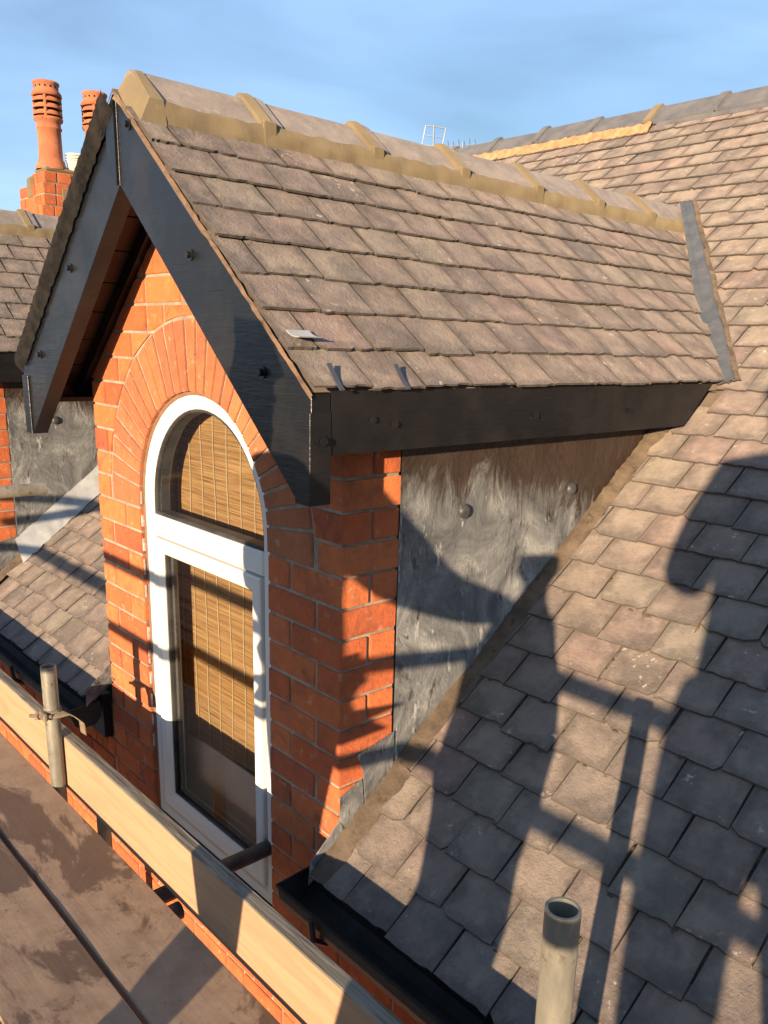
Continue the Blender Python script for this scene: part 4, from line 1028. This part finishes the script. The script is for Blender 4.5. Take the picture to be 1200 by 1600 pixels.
# ================================================================= PEOPLE ON THE DECK AND AN INVENTED SACK (behind the camera, they throw the long shadows)
def skin_obj(name, joints, edges, mat, parent, root, sub=2):
    names = list(joints); me = bpy.data.meshes.new(name); me.from_pydata([joints[k][:3] for k in names], [(names.index(a), names.index(b)) for a, b in edges], [])
    me.materials.append(M[mat]); o = bpy.data.objects.new(name, me); C.objects.link(o)
    sk = o.modifiers.new('skin', 'SKIN'); sk.use_smooth_shade = True
    if not me.skin_vertices: 
        bpy.context.view_layer.objects.active = o
        a = me.attributes
    lay = me.skin_vertices[0].data
    for i, k in enumerate(names):
        r = joints[k][3]; lay[i].radius = r if isinstance(r, tuple) else (r, r); lay[i].use_root = (k == root)
    ss = o.modifiers.new('sub', 'SUBSURF'); ss.levels = sub; ss.render_levels = sub
    if parent: attach(o, parent)
    return o
def hand_joints(J, E, wrist, palm_dir, side, curl, pre, s=1.0):
    w = Vector(wrist); d = Vector(palm_dir).normalized(); sd = Vector(side).normalized(); cu = Vector(curl).normalized()
    kn = w + d * .075 * s; J[pre + 'palm'] = (*(w + d * .04 * s), (.030 * s, .018 * s)); J[pre + 'kn'] = (*kn, (.032 * s, .014 * s))
    E += [(pre + 'wrist', pre + 'palm'), (pre + 'palm', pre + 'kn')]
    for i, (off, ln) in enumerate(((.030, .070), (.010, .078), (-.011, .072), (-.030, .055))):
        a = kn + sd * off * s + d * .012 * s; b = a + (d * .6 + cu * .5).normalized() * ln * .5 * s; c = b + (d * .1 + cu * 1.0).normalized() * ln * .55 * s
        for q, P, r in (('a', a, .0088), ('b', b, .0082), ('c', c, .0072)): J[f'{pre}f{i}{q}'] = (*P, r * s)
        E += [(pre + 'kn', f'{pre}f{i}a'), (f'{pre}f{i}a', f'{pre}f{i}b'), (f'{pre}f{i}b', f'{pre}f{i}c')]
    t0 = w + d * .03 * s + sd * .034 * s; t1 = t0 + (d * .6 + sd * .5 + cu * .4).normalized() * .040 * s; t2 = t1 + (d * .7 + cu * .7).normalized() * .032 * s
    for q, P, r in (('t0', t0, .012), ('t1', t1, .0098), ('t2', t2, .008)): J[pre + q] = (*P, r * s)
    E += [(pre + 'palm', pre + 't0'), (pre + 't0', pre + 't1'), (pre + 't1', pre + 't2')]
def person(base, J, hands, jacket, label, face, hem=0, wide=1.0):
    """J: joint name -> (x, y, z) for pelvis spine chest neck head, l/r shoulder elbow wrist hip knee ankle toe"""
    root = empty('person', base, label, 'person'); r = {'pelvis': (.165, .12), 'spine': (.155, .115), 'chest': (.180, .125), 'neck': .062, 'head': (.092, .104), 'crown': (.078, .088), 'chin': (.064, .070)}
    lim = {'shoulder': .062, 'elbow': .042, 'wrist': .028, 'hip': .088, 'knee': .058, 'ankle': .040, 'toe': .034}
    h = Vector(J['head']); fd = Vector(face).normalized()
    A = {k: (*J[k], r[k]) for k in ('pelvis', 'spine', 'chest', 'neck')}
    A['chin'] = (*(h + fd * .022 - Vector((0, 0, .062))), r['chin']); A['head'] = (*(h + fd * .004), r['head']); A['crown'] = (*(h + Vector((0, 0, .072)) - fd * .012), r['crown'])
    E = [('pelvis', 'spine'), ('spine', 'chest'), ('chest', 'neck'), ('neck', 'chin'), ('chin', 'head'), ('head', 'crown')]
    A['nose'] = (*(h + fd * .098 - Vector((0, 0, .018))), .011); A['nose_root'] = (*(h + fd * .07), .014); E += [('head', 'nose_root'), ('nose_root', 'nose')]
    for s in 'lr':
        for k in lim: A[s + k] = (*J[s + k], lim[k])
        E += [('chest', s + 'shoulder'), (s + 'shoulder', s + 'elbow'), (s + 'elbow', s + 'wrist'), ('pelvis', s + 'hip'), (s + 'hip', s + 'knee'), (s + 'knee', s + 'ankle'), (s + 'ankle', s + 'toe')]
        pd, sd, cu = hands[s]; hand_joints(A, E, J[s + 'wrist'], pd, sd, cu, s)
    skin_obj('body', A, E, 'skin', root, 'pelvis', 2)
    B = {}; EB = []
    for k in ('pelvis', 'spine', 'chest', 'neck'): q = A[k]; rr_ = q[3] if isinstance(q[3], tuple) else (q[3], q[3]); B[k] = (*q[:3], (rr_[0] * 1.13 + .006, rr_[1] * 1.13 + .006))
    for s in 'lr':
        for k, g in (('shoulder', .092), ('elbow', .072), ('wrist', .050)): B[s + k] = (*J[s + k], g)
        EB += [('chest', s + 'shoulder'), (s + 'shoulder', s + 'elbow'), (s + 'elbow', s + 'wrist')]
    if hem: q = Vector(J['pelvis']); B['hem'] = (q.x, q.y, q.z - hem, (.222, .16)); EB += [('pelvis', 'hem')]
    EB += [('pelvis', 'spine'), ('spine', 'chest'), ('chest', 'neck')]
    skin_obj('jacket', B, EB, jacket, root, 'pelvis', 2)
    T = {'pelvis': (*J['pelvis'], (.168, .128))}; ET = []
    for s in 'lr':
        for k, g in (('hip', .122 * wide), ('knee', .090 * wide), ('ankle', .062 * wide)): T[s + k] = (*J[s + k], g)
        ET += [('pelvis', s + 'hip'), (s + 'hip', s + 'knee'), (s + 'knee', s + 'ankle')]
        sh = {'ankle': (*(Vector(J[s + 'ankle']) + Vector((0, 0, .02))), .052), 'heel': (*(Vector(J[s + 'ankle']) - Vector((0, 0, .035))), .046), 'toe': (*J[s + 'toe'], (.045, .036))}
        skin_obj('boot', sh, [('ankle', 'heel'), ('heel', 'toe')], 'boots', root, 'heel', 2)
    skin_obj('trousers', T, ET, 'trousers', root, 'pelvis', 2)
    hr = {'a': (*(h + Vector((0, 0, .088)) + fd * .006), (.066, .074)), 'b': (*(h + Vector((0, 0, .045)) - fd * .036), (.082, .078)), 'c': (*(h - Vector((0, 0, .03)) - fd * .050), (.070, .052))}
    skin_obj('hair', hr, [('a', 'b'), ('b', 'c')], 'hair', root, 'b', 2)
    sd = fd.cross(Vector((0, 0, 1))).normalized()
    for q in (-1, 1):
        v, f = lathe_vf([(.0, -.011), (.008, -.007), (.011, 0), (.008, .007), (.0, .011)], tuple(h + fd * .074 + sd * q * .032 + Vector((0, 0, .010))), 10); link('eye', mesh('eye', v, f, 'phone', smooth=True), root)
        ear = {'a': (*(h + sd * q * .078 - Vector((0, 0, .025))), (.008, .012)), 'b': (*(h + sd * q * .085 + Vector((0, 0, .012))), (.009, .016))}; skin_obj('ear', ear, [('a', 'b')], 'skin', root, 'a', 1)
    mo = {'a': (*(h + fd * .078 + sd * .022 - Vector((0, 0, .058))), .006), 'b': (*(h + fd * .086 - Vector((0, 0, .058))), .008), 'c': (*(h + fd * .078 - sd * .022 - Vector((0, 0, .058))), .006)}
    skin_obj('mouth', mo, [('a', 'b'), ('b', 'c')], 'terracotta', root, 'b', 1)
    return root
F2 = Vector((-.733, .680, 0)); R2 = Vector((.680, .733, 0))
def P2(c, r, f, z): q = Vector(c) + R2 * r + F2 * f; return (q.x, q.y, z)
pc = (1.855, -1.535, 0); D0 = DZ
J = {'pelvis': P2(pc, 0, 0, .70), 'spine': P2(pc, 0, -.01, .90), 'chest': P2(pc, 0, 0, 1.12), 'neck': P2(pc, 0, .02, 1.30), 'head': P2(pc, .02, .05, 1.43),
     'lshoulder': P2(pc, -.185, 0, 1.20), 'rshoulder': P2(pc, .185, 0, 1.20), 'lelbow': (1.575, -1.545, .885), 'relbow': P2(pc, .26, .12, .92), 'lwrist': (1.560, -1.372, 1.060), 'rwrist': P2(pc, .10, .33, 1.06),
     'lhip': P2(pc, -.135, 0, .62), 'rhip': P2(pc, .09, 0, .64), 'lknee': P2(pc, -.165, .02, .20), 'rknee': P2(pc, .12, .03, .23), 'lankle': P2(pc, -.17, -.02, D0 + .085), 'rankle': P2(pc, .14, -.02, D0 + .085), 'ltoe': P2(pc, -.225, .13, D0 + .040), 'rtoe': P2(pc, .17, .13, D0 + .040)}
ph = person((1.875, -1.53, D0), J, {'l': ((-.12, .55, .55), (-.3, .2, .6), (.75, .3, .1)), 'r': ((-.6, .5, .5), (-.1, .1, .8), (-.5, -.3, .1))}, 'jacket', 'person in a navy work jacket raising a phone, seen only by shadow on the slates', (-.72, .66, -.2), .34, 1.14)
fw_ = FW.normalized(); pcn = CAM - fw_ * .016 + RT * .012 + DN * .045
V, F = box_vf((-.037, -.074, -.004), (.037, .074, .004), .0035)
mp_ = Matrix(((RT.x, DN.x, fw_.x, pcn.x), (RT.y, DN.y, fw_.y, pcn.y), (RT.z, DN.z, fw_.z, pcn.z), (0, 0, 0, 1)))
phone = link('phone', mesh('phone', [mp_ @ Vector(q) for q in V], F, 'phone')); tag(phone, 'black phone held up by the person behind the camera', 'phone')
E1 = Vector((.9055, .4244, 0)); TD = Vector((-.4244, .9055, 0))       # across and along the sunlight
def P3(sx, b, z): q = E1 * sx + TD * b; return (q.x, q.y, z)
J = {'pelvis': P3(-.16, -1.40, .50), 'spine': P3(-.165, -1.37, .70), 'chest': P3(-.165, -1.33, .90), 'neck': P3(-.165, -1.30, 1.06), 'head': P3(-.165, -1.28, 1.185),
     'lshoulder': P3(-.325, -1.34, .975), 'rshoulder': P3(-.005, -1.31, .965), 'lelbow': P3(-.375, -1.43, .72), 'relbow': P3(.11, -1.42, .735), 'lwrist': P3(-.29, -1.32, .56), 'rwrist': P3(.285, -1.54, .650),
     'lhip': P3(-.245, -1.40, .46), 'rhip': P3(-.075, -1.40, .46), 'lknee': P3(-.235, -1.28, .14), 'rknee': P3(-.135, -1.36, .14), 'lankle': P3(-.215, -1.34, D0 + .085), 'rankle': P3(-.180, -1.50, D0 + .085), 'ltoe': P3(-.20, -1.20, D0 + .04), 'rtoe': P3(-.12, -1.38, D0 + .04)}
person((.44, -1.33, D0), J, {'l': ((.5, .6, -.5), (0, .2, .9), (.6, -.6, -.1)), 'r': ((.95, .1, -.1), (0, .1, .9), (.3, .8, -.1))}, 'fleece', 'stooping person in a grey fleece whose head shadow falls on the bargeboard', (.35, .85, -.3), .10)
def sack_stand_in(cx, cy, label):  # unseen bag, made up and shaped to cast the broad roof shadow
    prof = [(.0, 0), (.115, .005), (.130, .05), (.128, .2), (.120, .34), (.126, .44), (.155, .53), (.165, .64), (.148, .75), (.095, .87), (.042, .935), (.031, .96), (.055, 1.01), (.050, 1.05), (.0, 1.04)]
    V, F = lathe_vf(prof, (0, 0, 0), 28)
    V = [(cx + x * (1 + .30 * mnoise.noise(Vector((x * 9, y * 9, z * 5)))) + .02 * math.sin(z * 5), cy + y * (1 + .30 * mnoise.noise(Vector((x * 8 + 5, y * 8, z * 6)))), DZ + .002 + z * 1.08) for x, y, z in V]
    root = empty('shadow_sack', (cx, cy, DZ), label, 'sack_stand_in'); link('bag', mesh('bag', V, F, 'sack_stand_in', smooth=True), root)
    link('tie', mesh('tie', *lathe_vf([(.031, .945), (.039, .95), (.039, .968), (.031, .972)], (cx + .02 * math.sin(.96 * 5), cy, DZ + .077), 16), 'cord'), root); return root
sack_stand_in(1.035, -1.36, 'unseen tied white bag added to cast a shadow on the slates')
